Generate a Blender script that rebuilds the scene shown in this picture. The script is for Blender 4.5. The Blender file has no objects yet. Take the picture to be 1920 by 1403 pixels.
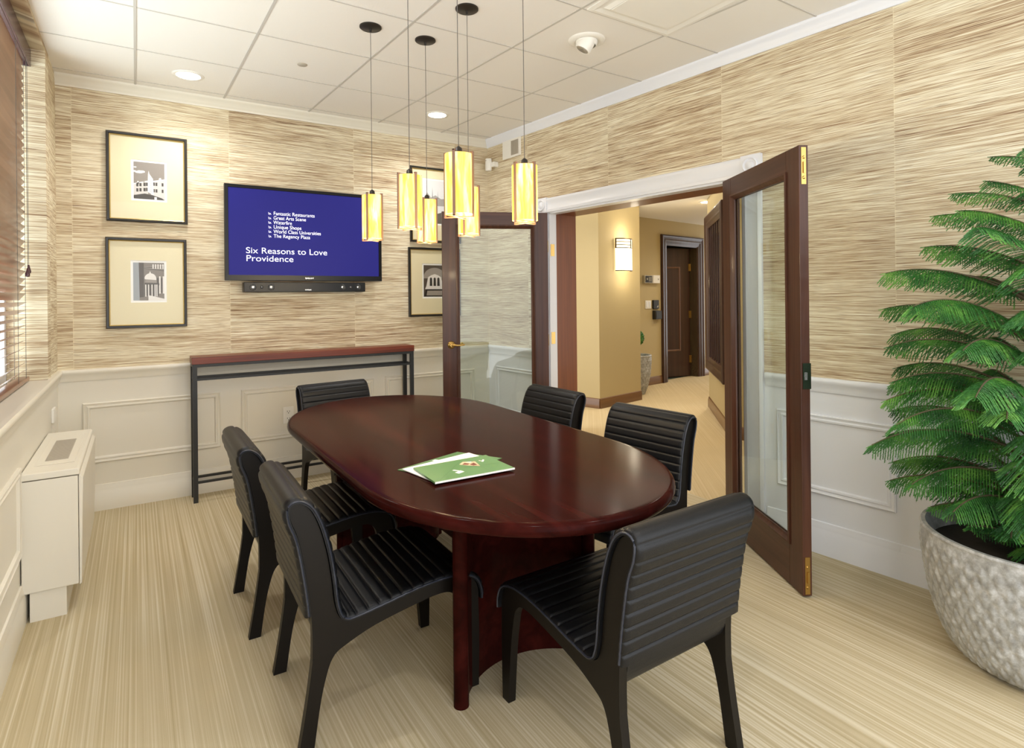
import bpy, bmesh, math, random
from math import sin, cos, pi, radians, sqrt, atan2, tan
from mathutils import Vector, Matrix

random.seed(7)
S = bpy.context.scene
COL = S.collection

# ------------------------------------------------------------------ camera
F, CX, CY = 1099.4, 960.0, 555.8
YAW, ROLL = -0.5703, -0.010
cam_d = bpy.data.cameras.new('camera')
cam = bpy.data.objects.new('camera', cam_d)
COL.objects.link(cam)
cam_d.sensor_fit = 'HORIZONTAL'
cam_d.sensor_width = 36.0
cam_d.lens = F / 1920 * 36.0
cam_d.shift_x = 0.0
cam_d.shift_y = (CY - 701.5) / 1920
cam_d.clip_start = 0.05
fw = Vector((-sin(YAW), cos(YAW), 0)); rt = Vector((cos(YAW), sin(YAW), 0)); up = Vector((0, 0, 1))
r3 = rt * cos(ROLL) + up * sin(ROLL); u3 = up * cos(ROLL) - rt * sin(ROLL)
m = Matrix((r3, u3, -fw)).transposed().to_4x4()
m.translation = Vector((-2.7276, -4.6508, 1.36))
cam.matrix_world = m
S.camera = cam

# ------------------------------------------------------------------ world, view, big lights
S.view_settings.view_transform = 'Standard'
S.view_settings.look = 'None'
S.view_settings.exposure = 0.8
S.view_settings.gamma = 1.0
S.view_settings.use_curve_mapping = False
W = bpy.data.worlds.new('world'); S.world = W
W.use_nodes = True
wn = W.node_tree.nodes; wl = W.node_tree.links
wn['Background'].inputs[0].default_value = (0.955, 0.975, 1.0, 1)
wn['Background'].inputs[1].default_value = 1.75


def area(name, loc, rot, sx, sy, power, col=(1, .95, .88), spread=pi):
    l = bpy.data.lights.new(name, 'AREA'); l.shape = 'RECTANGLE'; l.size = sx; l.size_y = sy
    l.energy = power; l.color = col; l.spread = spread
    o = bpy.data.objects.new(name, l); o.location = loc; o.rotation_euler = rot; COL.objects.link(o)
    return o


def spot(name, loc, power, ang=140, blend=.9, col=(1, .975, .95), rot=(0, 0, 0), r=.05):
    l = bpy.data.lights.new(name, 'SPOT'); l.energy = power; l.spot_size = radians(ang); l.spot_blend = blend
    l.color = col; l.shadow_soft_size = r
    o = bpy.data.objects.new(name, l); o.location = loc; o.rotation_euler = rot; COL.objects.link(o)
    return o


# daylight outside the window
area('daylight', (-3.9, -2.1, 1.75), (0, radians(-90), 0), 2.0, 3.2, 75, (.92, .96, 1.0))

CEIL = 2.79
TA = 0.095
LX = -3.146

# ------------------------------------------------------------------ mesh helpers


def finish(name, bm, mats, parent=None, smooth=None, loc=None, rotz=None, matrix=None):
    me = bpy.data.meshes.new(name)
    bm.normal_update(); bm.to_mesh(me); bm.free()
    if not isinstance(mats, (list, tuple)): mats = [mats]
    for mt in mats: me.materials.append(mt)
    if smooth is not None:
        for p in me.polygons: p.use_smooth = True
        if smooth < 180:
            me.set_sharp_from_angle(angle=radians(smooth))
    o = bpy.data.objects.new(name, me); COL.objects.link(o)
    if parent: o.parent = parent
    if loc is not None: o.location = loc
    if rotz is not None: o.rotation_euler = (0, 0, rotz)
    if matrix is not None: o.matrix_world = matrix
    return o


def tag(o, label=None, cat=None, group=None, kind=None):
    if label: o['label'] = label
    if cat: o['category'] = cat
    if group: o['group'] = group
    if kind: o['kind'] = kind
    return o


def empty(name, loc, rotz=0, label=None, cat=None, group=None):
    o = bpy.data.objects.new(name, None); COL.objects.link(o)
    o.location = loc; o.rotation_euler = (0, 0, rotz); o.empty_display_size = .1
    return tag(o, label, cat, group)


def bevel(o, w=.004, seg=2, ang=35):
    md = o.modifiers.new('bevel', 'BEVEL'); md.width = w; md.segments = seg
    md.limit_method = 'ANGLE'; md.angle_limit = radians(ang); md.harden_normals = False
    return o


def box(bm, x0, x1, y0, y1, z0, z1, mi=0, M=None):
    v = [bm.verts.new(p) for p in ((x0, y0, z0), (x1, y0, z0), (x1, y1, z0), (x0, y1, z0), (x0, y0, z1), (x1, y0, z1), (x1, y1, z1), (x0, y1, z1))]
    if M is not None:
        for q in v: q.co = M @ q.co
    for f in ((0, 3, 2, 1), (4, 5, 6, 7), (0, 1, 5, 4), (1, 2, 6, 5), (2, 3, 7, 6), (3, 0, 4, 7)):
        bm.faces.new([v[i] for i in f]).material_index = mi
    return v


def loft(bm, loops, closed=True, cap0=False, cap1=False, mi=0, ring=False):
    rows = [[bm.verts.new(p) for p in L] for L in loops]
    n = len(rows[0])
    rr = range(len(rows) if ring else len(rows) - 1)
    for i in rr:
        a, b = rows[i], rows[(i + 1) % len(rows)]
        for j in range(n if closed else n - 1):
            k = (j + 1) % n
            try: bm.faces.new((a[j], a[k], b[k], b[j])).material_index = mi
            except ValueError: pass
    if cap0: bm.faces.new(list(reversed(rows[0]))).material_index = mi
    if cap1: bm.faces.new(rows[-1]).material_index = mi
    return rows


def lathe(bm, prof, cx=0, cy=0, z=0, n=32, mi=0, a0=0, a1=2 * pi):
    loops = []
    full = abs(a1 - a0 - 2 * pi) < 1e-6
    cnt = n if full else n + 1
    for r, h in prof:
        loops.append([(cx + r * cos(a0 + (a1 - a0) * i / n), cy + r * sin(a0 + (a1 - a0) * i / n), z + h) for i in range(cnt)])
    return loft(bm, loops, closed=full, mi=mi)


def frame_of(t):
    t = t.normalized(); a = Vector((0, 0, 1)) if abs(t.z) < .95 else Vector((1, 0, 0))
    u = t.cross(a).normalized(); return u, t.cross(u).normalized()


def tube(bm, pts, r, n=8, mi=0, caps=True):
    pts = [Vector(p) for p in pts]
    loops = []
    for i, p in enumerate(pts):
        t = pts[min(i + 1, len(pts) - 1)] - pts[max(i - 1, 0)]
        u, v = frame_of(t)
        rr = r[i] if isinstance(r, (list, tuple)) else r
        loops.append([p + (u * cos(2 * pi * k / n) + v * sin(2 * pi * k / n)) * rr for k in range(n)])
    loft(bm, loops, True, caps, caps, mi)


def prism(bm, poly, y0, y1, mi=0, axis='y', M=None):
    """polygon (x,z) extruded from y0 to y1"""
    def P(a, b, c): return (a, c, b) if axis == 'y' else (a, b, c)
    A = [bm.verts.new(P(a, b, y0)) for a, b in poly]; B_ = [bm.verts.new(P(a, b, y1)) for a, b in poly]
    if M is not None:
        for q in A + B_: q.co = M @ q.co
    n = len(poly)
    fs = [bm.faces.new(A), bm.faces.new(list(reversed(B_)))]
    for i in range(n):
        fs.append(bm.faces.new((A[i], B_[i], B_[(i + 1) % n], A[(i + 1) % n])))
    for f in fs: f.material_index = mi
    bmesh.ops.recalc_face_normals(bm, faces=fs)
    return fs


def catmull(pts, k=5):
    out = []
    n = len(pts)
    for i in range(n - 1):
        p0 = pts[max(i - 1, 0)]; p1 = pts[i]; p2 = pts[i + 1]; p3 = pts[min(i + 2, n - 1)]
        for j in range(k):
            t = j / k
            out.append(tuple(.5 * ((2 * p1[c]) + (-p0[c] + p2[c]) * t + (2 * p0[c] - 5 * p1[c] + 4 * p2[c] - p3[c]) * t * t + (-p0[c] + 3 * p1[c] - 3 * p2[c] + p3[c]) * t ** 3) for c in range(len(p1))))
    out.append(tuple(pts[-1]))
    return out


def resample(pts, step):
    d = [0]
    for a, b in zip(pts, pts[1:]): d.append(d[-1] + math.dist(a, b))
    n = max(2, round(d[-1] / step)); out = []; j = 0
    for i in range(n + 1):
        s = d[-1] * i / n
        while j < len(pts) - 2 and d[j + 1] < s: j += 1
        t = (s - d[j]) / max(1e-9, d[j + 1] - d[j])
        out.append(tuple(a + (b - a) * t for a, b in zip(pts[j], pts[j + 1])))
    return out, d[-1]


def rect_frame(bm, x0, x1, z0, z1, prof, mi=0, close=False):
    """mitred rectangular moulding on local wall plane; prof = [(inset, y)]; room side is -y"""
    loops = [[(x0 + o, y, z0 + o), (x1 - o, y, z0 + o), (x1 - o, y, z1 - o), (x0 + o, y, z1 - o)] for o, y in prof]
    loft(bm, loops, True, mi=mi, ring=close)


def run(bm, x0, x1, prof, mi=0, m0=0, m1=0):
    """moulding along local x; prof=[(y,z)]; m0/m1: mitre factor at the ends (x shifts by m*y)"""
    A = [(x0 + m0 * y, y, z) for y, z in prof]; B_ = [(x1 + m1 * y, y, z) for y, z in prof]
    loft(bm, [A, B_], False, mi=mi)
    a = bm.faces.new([bm.verts.new(p) for p in reversed(A)]); b = bm.faces.new([bm.verts.new(p) for p in B_])
    a.material_index = b.material_index = mi


# ------------------------------------------------------------------ material helpers


def newmat(name):
    m_ = bpy.data.materials.new(name); m_.use_nodes = True
    return m_, m_.node_tree.nodes, m_.node_tree.links, m_.node_tree.nodes['Principled BSDF']


def lin(c):
    return tuple(((v / 255) / 12.92 if v / 255 <= .04045 else ((v / 255 + .055) / 1.055) ** 2.4) for v in c) + (1,)


def plain(name, rgb, rough=.5, metal=0, spec=.5, coat=0, bump=0, bscale=200, emit=None, es=0):
    m_, n, l, p = newmat(name)
    p.inputs['Base Color'].default_value = lin(rgb)
    p.inputs['Roughness'].default_value = rough; p.inputs['Metallic'].default_value = metal
    p.inputs['Specular IOR Level'].default_value = spec; p.inputs['Coat Weight'].default_value = coat
    if emit: p.inputs['Emission Color'].default_value = lin(emit); p.inputs['Emission Strength'].default_value = es
    if bump:
        tc = n.new('ShaderNodeTexCoord'); nz = n.new('ShaderNodeTexNoise'); nz.inputs['Scale'].default_value = bscale
        b = n.new('ShaderNodeBump'); b.inputs['Strength'].default_value = bump; b.inputs['Distance'].default_value = .002
        l.new(tc.outputs['Object'], nz.inputs['Vector']); l.new(nz.outputs['Fac'], b.inputs['Height']); l.new(b.outputs[0], p.inputs['Normal'])
    return m_


def ramp(n, stops):
    r = n.new('ShaderNodeValToRGB'); e = r.color_ramp.elements
    while len(e) > 1: e.remove(e[-1])
    e[0].position = stops[0][0]; e[0].color = lin(stops[0][1])
    for pos, c in stops[1:]:
        x = e.new(pos); x.color = lin(c)
    return r


def mth(n, l, op, a, b=None, c=None):
    q = n.new('ShaderNodeMath'); q.operation = op
    for i, v in enumerate((a, b, c)):
        if v is None: continue
        if isinstance(v, (int, float)): q.inputs[i].default_value = v
        else: l.new(v, q.inputs[i])
    return q.outputs[0]


def noise(n, l, vec, scale, detail=3, rough=.55, dist=0):
    q = n.new('ShaderNodeTexNoise'); q.inputs['Scale'].default_value = scale; q.inputs['Detail'].default_value = detail
    q.inputs['Roughness'].default_value = rough; q.inputs['Distortion'].default_value = dist
    l.new(vec, q.inputs['Vector']); return q.outputs['Fac']


def comb(n, l, x, y, z):
    q = n.new('ShaderNodeCombineXYZ')
    for i, v in enumerate((x, y, z)):
        if isinstance(v, (int, float)): q.inputs[i].default_value = v
        else: l.new(v, q.inputs[i])
    return q.outputs[0]


def mixc(n, l, fac, a, b, mode='MIX'):
    q = n.new('ShaderNodeMix'); q.data_type = 'RGBA'; q.blend_type = mode
    if isinstance(fac, (int, float)): q.inputs[0].default_value = fac
    else: l.new(fac, q.inputs[0])
    for i, v in ((6, a), (7, b)):
        if isinstance(v, tuple): q.inputs[i].default_value = v
        else: l.new(v, q.inputs[i])
    return q.outputs[2]


def grasscloth():
    m_, n, l, p = newmat('grasscloth')
    tc = n.new('ShaderNodeTexCoord'); sp = n.new('ShaderNodeSeparateXYZ'); l.new(tc.outputs['Object'], sp.inputs[0])
    x, y, z = sp.outputs
    u = mth(n, l, 'ADD', x, mth(n, l, 'MULTIPLY', y, .8))
    cell = mth(n, l, 'FLOOR', mth(n, l, 'ADD', mth(n, l, 'DIVIDE', u, .91), .37))
    off = mth(n, l, 'MULTIPLY', cell, 17.3)
    # slight waviness of threads
    wob = noise(n, l, comb(n, l, mth(n, l, 'MULTIPLY', u, 1.4), off, mth(n, l, 'MULTIPLY', z, 3)), 1, 1)
    zz = mth(n, l, 'ADD', z, mth(n, l, 'MULTIPLY', wob, .02))
    fine = noise(n, l, comb(n, l, mth(n, l, 'MULTIPLY', u, 5.5), off, mth(n, l, 'MULTIPLY', zz, 400)), 1, 3, .65)
    mid = noise(n, l, comb(n, l, mth(n, l, 'MULTIPLY', u, 1.8), mth(n, l, 'ADD', off, 9), mth(n, l, 'MULTIPLY', zz, 130)), 1, 3, .6)
    big = noise(n, l, comb(n, l, mth(n, l, 'MULTIPLY', u, .5), mth(n, l, 'ADD', off, 31), mth(n, l, 'MULTIPLY', zz, 7)), 1, 2)
    t = mth(n, l, 'ADD', mth(n, l, 'MULTIPLY', fine, .72), mth(n, l, 'ADD', mth(n, l, 'MULTIPLY', mid, .34), mth(n, l, 'MULTIPLY', big, .22)))
    t = mth(n, l, 'ADD', mth(n, l, 'MULTIPLY', mth(n, l, 'SUBTRACT', t, .63), 2.3), .5)
    r = ramp(n, [(0.0, (88, 64, 48)), (.2, (140, 112, 88)), (.38, (186, 164, 134)), (.54, (212, 198, 168)), (.70, (234, 226, 202)), (1, (246, 243, 228))])
    l.new(t, r.inputs[0])
    fl = noise(n, l, comb(n, l, mth(n, l, 'MULTIPLY', u, 7), mth(n, l, 'ADD', off, 71), mth(n, l, 'MULTIPLY', zz, 330)), 1, 2, .5)
    flk = n.new('ShaderNodeMapRange'); flk.inputs[1].default_value = .64; flk.inputs[2].default_value = .72; l.new(fl, flk.inputs[0])
    c = mixc(n, l, mth(n, l, 'MULTIPLY', flk.outputs[0], .75), r.outputs[0], lin((92, 66, 46)))
    fr = mth(n, l, 'FRACT', mth(n, l, 'ADD', mth(n, l, 'DIVIDE', u, .91), .37))
    seam = mth(n, l, 'LESS_THAN', fr, .005)
    c = mixc(n, l, mth(n, l, 'MULTIPLY', seam, .3), c, lin((235, 225, 195)))
    l.new(c, p.inputs['Base Color']); p.inputs['Roughness'].default_value = .75; p.inputs['Specular IOR Level'].default_value = .25
    b = n.new('ShaderNodeBump'); b.inputs['Strength'].default_value = .35; b.inputs['Distance'].default_value = .002
    l.new(fine, b.inputs['Height']); l.new(b.outputs[0], p.inputs['Normal'])
    return m_


def carpet(name, a, b_, c_, ang=0.0):
    m_, n, l, p = newmat(name)
    tc = n.new('ShaderNodeTexCoord'); mp = n.new('ShaderNodeMapping'); mp.inputs['Rotation'].default_value = (0, 0, ang)
    l.new(tc.outputs['Object'], mp.inputs[0]); sp = n.new('ShaderNodeSeparateXYZ'); l.new(mp.outputs[0], sp.inputs[0])
    x, y, z = sp.outputs
    s1 = noise(n, l, comb(n, l, mth(n, l, 'MULTIPLY', x, 120), mth(n, l, 'MULTIPLY', y, .4), 0), 1, 2, .5)
    s2 = noise(n, l, comb(n, l, mth(n, l, 'MULTIPLY', x, 21), mth(n, l, 'MULTIPLY', y, .8), 4), 1, 2)
    bl = noise(n, l, tc.outputs['Object'], 2.2, 3)
    gr = noise(n, l, tc.outputs['Object'], 500, 2)
    t = mth(n, l, 'ADD', mth(n, l, 'MULTIPLY', s1, .84), mth(n, l, 'MULTIPLY', s2, .16))
    r = ramp(n, [(.28, a), (.5, b_), (.66, c_)]); l.new(t, r.inputs[0])
    c = mixc(n, l, mth(n, l, 'MULTIPLY', bl, .25), r.outputs[0], lin((170, 158, 118)), 'MIX')
    c = mixc(n, l, mth(n, l, 'MULTIPLY', gr, .25), c, lin((150, 136, 104)), 'MULTIPLY')
    l.new(c, p.inputs['Base Color']); p.inputs['Roughness'].default_value = .95; p.inputs['Specular IOR Level'].default_value = .1
    b = n.new('ShaderNodeBump'); b.inputs['Strength'].default_value = .4; b.inputs['Distance'].default_value = .004
    l.new(mth(n, l, 'ADD', s1, gr), b.inputs['Height']); l.new(b.outputs[0], p.inputs['Normal'])
    return m_


def wood(name, dark, mid, light, rough=.25, coat=.4, axis='z', sc=1.0, spec=.5):
    m_, n, l, p = newmat(name)
    tc = n.new('ShaderNodeTexCoord'); sp = n.new('ShaderNodeSeparateXYZ'); l.new(tc.outputs['Object'], sp.inputs[0])
    k = {'x': (.9, 26, 26), 'y': (26, .9, 26), 'z': (26, 26, .9)}[axis]
    v = comb(n, l, *[mth(n, l, 'MULTIPLY', sp.outputs[i], k[i] * sc) for i in range(3)])
    a = noise(n, l, v, 1, 4, .6, .6)
    r = ramp(n, [(.3, dark), (.5, mid), (.72, light)]); l.new(a, r.inputs[0])
    l.new(r.outputs[0], p.inputs['Base Color'])
    p.inputs['Roughness'].default_value = rough; p.inputs['Coat Weight'].default_value = coat; p.inputs['Coat Roughness'].default_value = .08
    p.inputs['Specular IOR Level'].default_value = spec
    if spec < .1: p.inputs['IOR'].default_value = 1.24
    return m_


def glassmat(name, tint=(245, 250, 248), refl=.5):
    m_, n, l, p = newmat(name)
    n.remove(p)
    out = n['Material Output']
    tr = n.new('ShaderNodeBsdfTransparent'); tr.inputs[0].default_value = lin(tint)
    gl = n.new('ShaderNodeBsdfGlossy'); gl.inputs['Roughness'].default_value = .01
    lw = n.new('ShaderNodeLayerWeight'); lw.inputs[0].default_value = .5
    mx = n.new('ShaderNodeMixShader')
    rf = mth(n, l, 'ADD', .045, mth(n, l, 'MULTIPLY', mth(n, l, 'POWER', lw.outputs['Facing'], 5.0), .9))
    l.new(mth(n, l, 'MULTIPLY', rf, refl), mx.inputs[0]); l.new(tr.outputs[0], mx.inputs[1]); l.new(gl.outputs[0], mx.inputs[2]); l.new(mx.outputs[0], out.inputs[0])
    return m_


def amber():
    m_, n, l, p = newmat('amber_glass')
    tc = n.new('ShaderNodeTexCoord'); sp = n.new('ShaderNodeSeparateXYZ'); l.new(tc.outputs['Object'], sp.inputs[0])
    oi = n.new('ShaderNodeObjectInfo')
    v = comb(n, l, mth(n, l, 'MULTIPLY', sp.outputs[0], 38), mth(n, l, 'MULTIPLY', sp.outputs[1], 38), mth(n, l, 'ADD', mth(n, l, 'MULTIPLY', sp.outputs[2], 5), mth(n, l, 'MULTIPLY', oi.outputs['Random'], 40)))
    a = noise(n, l, v, 1, 3, .6, .5)
    # bulb glow painted into the emission, strongest at mid-height of the shade
    zc = mth(n, l, 'ABSOLUTE', mth(n, l, 'ADD', sp.outputs[2], -.13))
    hot = mth(n, l, 'SUBTRACT', 1.0, mth(n, l, 'MULTIPLY', zc, 6.5))
    hot = mth(n, l, 'MAXIMUM', hot, .12)
    r = ramp(n, [(.3, (255, 166, 40)), (.47, (255, 206, 84)), (.62, (255, 234, 150)), (.8, (255, 248, 215))]); l.new(a, r.inputs[0])
    l.new(r.outputs[0], p.inputs['Base Color']); l.new(r.outputs[0], p.inputs['Emission Color'])
    l.new(mth(n, l, 'ADD', .42, mth(n, l, 'MULTIPLY', hot, .62)), p.inputs['Emission Strength'])
    p.inputs['Roughness'].default_value = .3
    return m_


def leaf():
    m_, n, l, p = newmat('needle_green')
    tc = n.new('ShaderNodeTexCoord')
    a = noise(n, l, tc.outputs['Object'], 9, 3)
    r = ramp(n, [(.3, (30, 80, 38)), (.5, (56, 122, 48)), (.7, (122, 180, 78))]); l.new(a, r.inputs[0])
    l.new(r.outputs[0], p.inputs['Base Color']); p.inputs['Roughness'].default_value = .5
    p.inputs['Subsurface Weight'].default_value = 0
    return m_


def potmat():
    m_, n, l, p = newmat('grey_glazed_stone')
    tc = n.new('ShaderNodeTexCoord')
    a = noise(n, l, tc.outputs['Object'], 26, 5, .7)
    r = ramp(n, [(.3, (132, 132, 130)), (.5, (168, 169, 168)), (.7, (206, 209, 212))]); l.new(a, r.inputs[0])
    l.new(r.outputs[0], p.inputs['Base Color']); p.inputs['Roughness'].default_value = .38
    b = n.new('ShaderNodeBump'); b.inputs['Strength'].default_value = .25; b.inputs['Distance'].default_value = .002
    l.new(a, b.inputs['Height']); l.new(b.outputs[0], p.inputs['Normal'])
    return m_


M = dict(
    paper=grasscloth(),
    white=plain('cream_paint', (226, 221, 208), .32, spec=.5),
    white2=plain('white_trim_paint', (232, 235, 243), .3),
    ceil=plain('ceiling_tile', (236, 233, 228), .9, bump=.25, bscale=160),
    grid=plain('ceiling_grid_metal', (196, 192, 186), .5),
    carpet=carpet('striped_carpet', (184, 168, 134), (205, 191, 160), (228, 218, 194)),
    hallcarpet=carpet('hall_carpet', (212, 190, 150), (219, 198, 158), (228, 209, 172), .7),
    mahog=wood('mahogany', (60, 33, 24), (74, 44, 31), (89, 55, 40), .35, .1, 'z', 1, .35),
    mahogx=wood('mahogany_rail', (60, 33, 24), (74, 44, 31), (89, 55, 40), .35, .1, 'x', 1, .35),
    liner=wood('brown_veneer', (112, 60, 24), (124, 68, 29), (136, 76, 34), .4, .05, 'z'),
    table=wood('red_mahogany_polish', (34, 11, 9), (46, 15, 12), (60, 21, 17), .15, .0, 'y', .5, .09),
    ctop=wood('cherry_board', (84, 34, 18), (110, 46, 24), (138, 66, 34), .4, .05, 'x'),
    black=plain('black_steel', (38, 39, 40), .45),
    espresso=plain('espresso_plywood', (19, 15, 12), .42, spec=.25),
    leather=plain('black_leather', (18, 19, 22), .38, spec=.3, bump=.3, bscale=420),
    piping=plain('highlit_piping', (46, 50, 62), .4),  # real piping; its colour also carries the bluish-grey edge highlight
    brass=plain('polished_brass', (196, 162, 96), .28, 1),
    nickel=plain('dark_strike_plate', (70, 82, 66), .3, 1),
    bronze=plain('bronze_strap', (140, 108, 92), .45, .2),
    canopy=plain('dark_bronze', (52, 48, 44), .4, .5),
    cord=plain('grey_cord', (92, 88, 84), .5),
    amber=amber(),
    glass=glassmat('door_glass', (246, 250, 248), .9),
    picglass=glassmat('picture_glass', (252, 252, 252), .35),
    fframe=plain('black_picture_frame', (34, 31, 27), .3),
    gilt=plain('gilt_fillet', (186, 160, 96), .35, .4),
    mat=plain('cream_mat_board', (236, 226, 190), .8),
    paper_w=plain('white_paper', (250, 250, 248), .6),
    tvb=plain('black_gloss_plastic', (11, 11, 13), .3, spec=.3),
    blue=plain('screen_blue', (16, 16, 84), .5, spec=.2, emit=(46, 44, 140), es=.30),
    txt=plain('screen_text', (240, 240, 250), .5, emit=(235, 235, 250), es=.7),
    silver=plain('silver_cone', (190, 190, 190), .25, .9),
    pot=potmat(), leaf=leaf(),
    soil=plain('dark_soil', (42, 36, 30), .95, bump=1, bscale=60),
    bark=plain('green_bark', (84, 74, 52), .8, bump=.8, bscale=80),
    blind=wood('blind_walnut', (118, 82, 62), (136, 96, 74), (152, 112, 88), .32, .3, 'y', .6),
    blindrail=plain('blind_headrail', (74, 46, 52), .25),
    plastic=plain('white_plastic', (238, 236, 230), .4),
    grey=plain('grey_mesh', (176, 168, 154), .7),
    dark=plain('black_plastic', (24, 25, 26), .35),
    hallwall=plain('gold_vinyl_wall', (188, 170, 126), .7, bump=.2, bscale=220),
    hallbase=wood('brown_base', (96, 66, 38), (112, 78, 46), (126, 90, 54), .35, .3, 'x'),
    hdoor=wood('dark_walnut_door', (48, 26, 20), (58, 32, 24), (70, 42, 32), .4, .2, 'z'),
    green=plain('green_card', (96, 146, 92), .3, coat=.3),
    green_d=plain('green_card_deep', (84, 132, 82), .3, coat=.3),
    beige=plain('beige_print', (214, 192, 160), .5), redbrown=plain('redbrown_print', (120, 52, 40), .5),
    lamp=plain('lamp_glow', (255, 248, 235), .5, emit=(255, 246, 228), es=9),
    sconce=plain('sconce_glow', (255, 250, 225), .5, emit=(255, 246, 220), es=1.5),
    sgrille=plain('sconce_bronze', (96, 80, 58), .4, .7),
    mirror=plain('dark_glass_panel', (44, 36, 52), .06, spec=.9, coat=1),
    tile=plain('green_slate', (70, 80, 68), .3),
)

# ------------------------------------------------------------------ wall frames (local x along the wall, -y into the room)
RW_ANG = atan2(-cos(TA), sin(TA))
MB_ = Matrix.Identity(4)
MR = Matrix.Rotation(RW_ANG, 4, 'Z')
ML = Matrix.Translation((LX, 0, 0)) @ Matrix.Rotation(radians(90), 4, 'Z')


def struct(name, bm, mats, mtx=None, smooth=None):
    o = finish(name, bm, mats, smooth=smooth, matrix=mtx)
    o['kind'] = 'structure'
    return o


RAIL = .92
CRZ = CEIL - .07
# floor
bm = bmesh.new(); box(bm, -3.6, .45, -5.6, .15, -.1, 0)
bmesh.ops.recalc_face_normals(bm, faces=bm.faces); struct('floor', bm, M['carpet'])
# ceiling
bm = bmesh.new(); box(bm, -3.6, .9, -5.6, .15, CEIL, CEIL + .08); struct('ceiling', bm, M['ceil'])
# ceiling grid bars, flush T-bars
bm = bmesh.new()
for a_, b_ in ((-2.72, 0.0), (-2.19, -.022), (-1.606, -.057), (-1.054, -.085), (-.49, -.094)):
    q = [bm.verts.new((a_ + b_ * y + dx_, y, z)) for z in (CEIL - .003, CEIL + .001) for y, dx_ in ((0, -.0065), (0, .0065), (-5.6, .0065), (-5.6, -.0065))]
    for f in ((0, 1, 2, 3), (4, 7, 6, 5), (0, 4, 5, 1), (1, 5, 6, 2), (2, 6, 7, 3), (3, 7, 4, 0)): bm.faces.new([q[k] for k in f])
bmesh.ops.recalc_face_normals(bm, faces=bm.faces)
for i in range(10):
    y = -.125 - .567 * i
    box(bm, -3.2, .6, y - .0045, y + .0045, CEIL - .0025, CEIL + .001)
struct('trim_1', bm, M['grid'])

# ---- back wall
bm = bmesh.new()
box(bm, -3.7, 1.0, 0, .12, RAIL - .02, CEIL + .08, 0)
box(bm, -3.7, 1.0, 0, .12, -.05, RAIL - .02, 1)
struct('wall_back', bm, [M['paper'], M['white']], MB_)
# ---- right wall with the doorway
D0, D1, DZ = .832, 2.53, 2.035
bm = bmesh.new(); T = .13
for a, b in ((-.05, D0), (D1, 5.4)):
    box(bm, a, b, 0, T, RAIL - .02, CEIL + .08, 0); box(bm, a, b, 0, T, -.05, RAIL - .02, 1)
box(bm, D0, D1, 0, T, DZ, CEIL + .08, 0)
struct('wall_right', bm, [M['paper'], M['white2']], MR)
# ---- left wall with window recess
WY0, WY1 = -3.7, -.47
bm = bmesh.new()
box(bm, WY1, 0.1, 0, .3, RAIL - .02, CEIL + .08, 0)
box(bm, -5.4, WY0, 0, .3, RAIL - .02, CEIL + .08, 0)
box(bm, -5.4, .1, 0, .3, -.05, RAIL - .02, 1)
box(bm, WY0, WY1, 0, .3, 2.765, CEIL + .08, 0)
struct('wall_left', bm, [M['paper'], M['white']], ML)

RAILP = [(0, RAIL - .075), (-.008, RAIL - .075), (-.012, RAIL - .06), (-.013, RAIL - .045), (-.024, RAIL - .03), (-.028, RAIL - .02), (-.028, RAIL - .008), (-.022, RAIL), (0, RAIL)]
BASEP = [(0, 0), (-.018, 0), (-.018, .118), (-.013, .128), (-.013, .135), (-.009, .15), (-.007, .165), (0, .168)]
CROWNP = [(0, CRZ), (-.008, CRZ), (-.010, CRZ + .012), (-.016, CRZ + .018), (-.020, CRZ + .030), (-.034, CRZ + .048), (-.042, CRZ + .056), (-.046, CRZ + .064), (-.046, CEIL), (0, CEIL)]
tr = [1]


def trims(mtx, segs, prof, mat, name=None, m0=0, m1=0):
    bm = bmesh.new()
    for a, b in segs: run(bm, a, b, prof, 0, m0, m1)
    if name is None:
        tr[0] += 1; name = 'trim_%d' % tr[0]
    struct(name, bm, mat, mtx, 50)


trims(MB_, [(LX, 0)], RAILP, M['white'], None, -1, 1)
trims(MB_, [(LX, 0)], BASEP, M['white'], 'baseboard_back', -1, 1)
trims(MB_, [(LX, 0)], CROWNP, M['white'], None, 0, 1)
trims(MR, [(0, D0 - .13), (D1 + .13, 5.2)], RAILP, M['white2'])
trims(MR, [(0, D0 - .13), (D1 + .13, 5.2)], BASEP, M['white2'], 'baseboard_right')
trims(MR, [(0, 5.2)], CROWNP, M['white2'])
trims(ML, [(-5.2, 0)], RAILP, M['white'], None, 0, 1)
trims(ML, [(-5.2, 0)], BASEP, M['white'], 'baseboard_left')
# panel mouldings
PMP = [(0, 0), (0, -.010), (.006, -.014), (.010, -.010), (.020, -.008), (.026, -.013), (.034, -.011), (.040, 0)]


def panels(mtx, rects, mat):
    for a, b, z0, z1 in rects:
        tr[0] += 1
        bm = bmesh.new(); rect_frame(bm, a, b, z0, z1, PMP)
        struct('trim_%d' % tr[0], bm, mat, mtx, 40)


panels(MB_, [(-3.02, -2.225, .31, .70), (-2.09, -1.10, .31, .70), (-1.0, -.16, .31, .71)], M['white'])
panels(MR, [(.11, .68, .33, .735), (2.72, 3.30, .31, .725), (3.44, 4.3, .31, .725)], M['white2'])
panels(ML, [(-2.9, -1.50, .30, .67)], M['white'])

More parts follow.
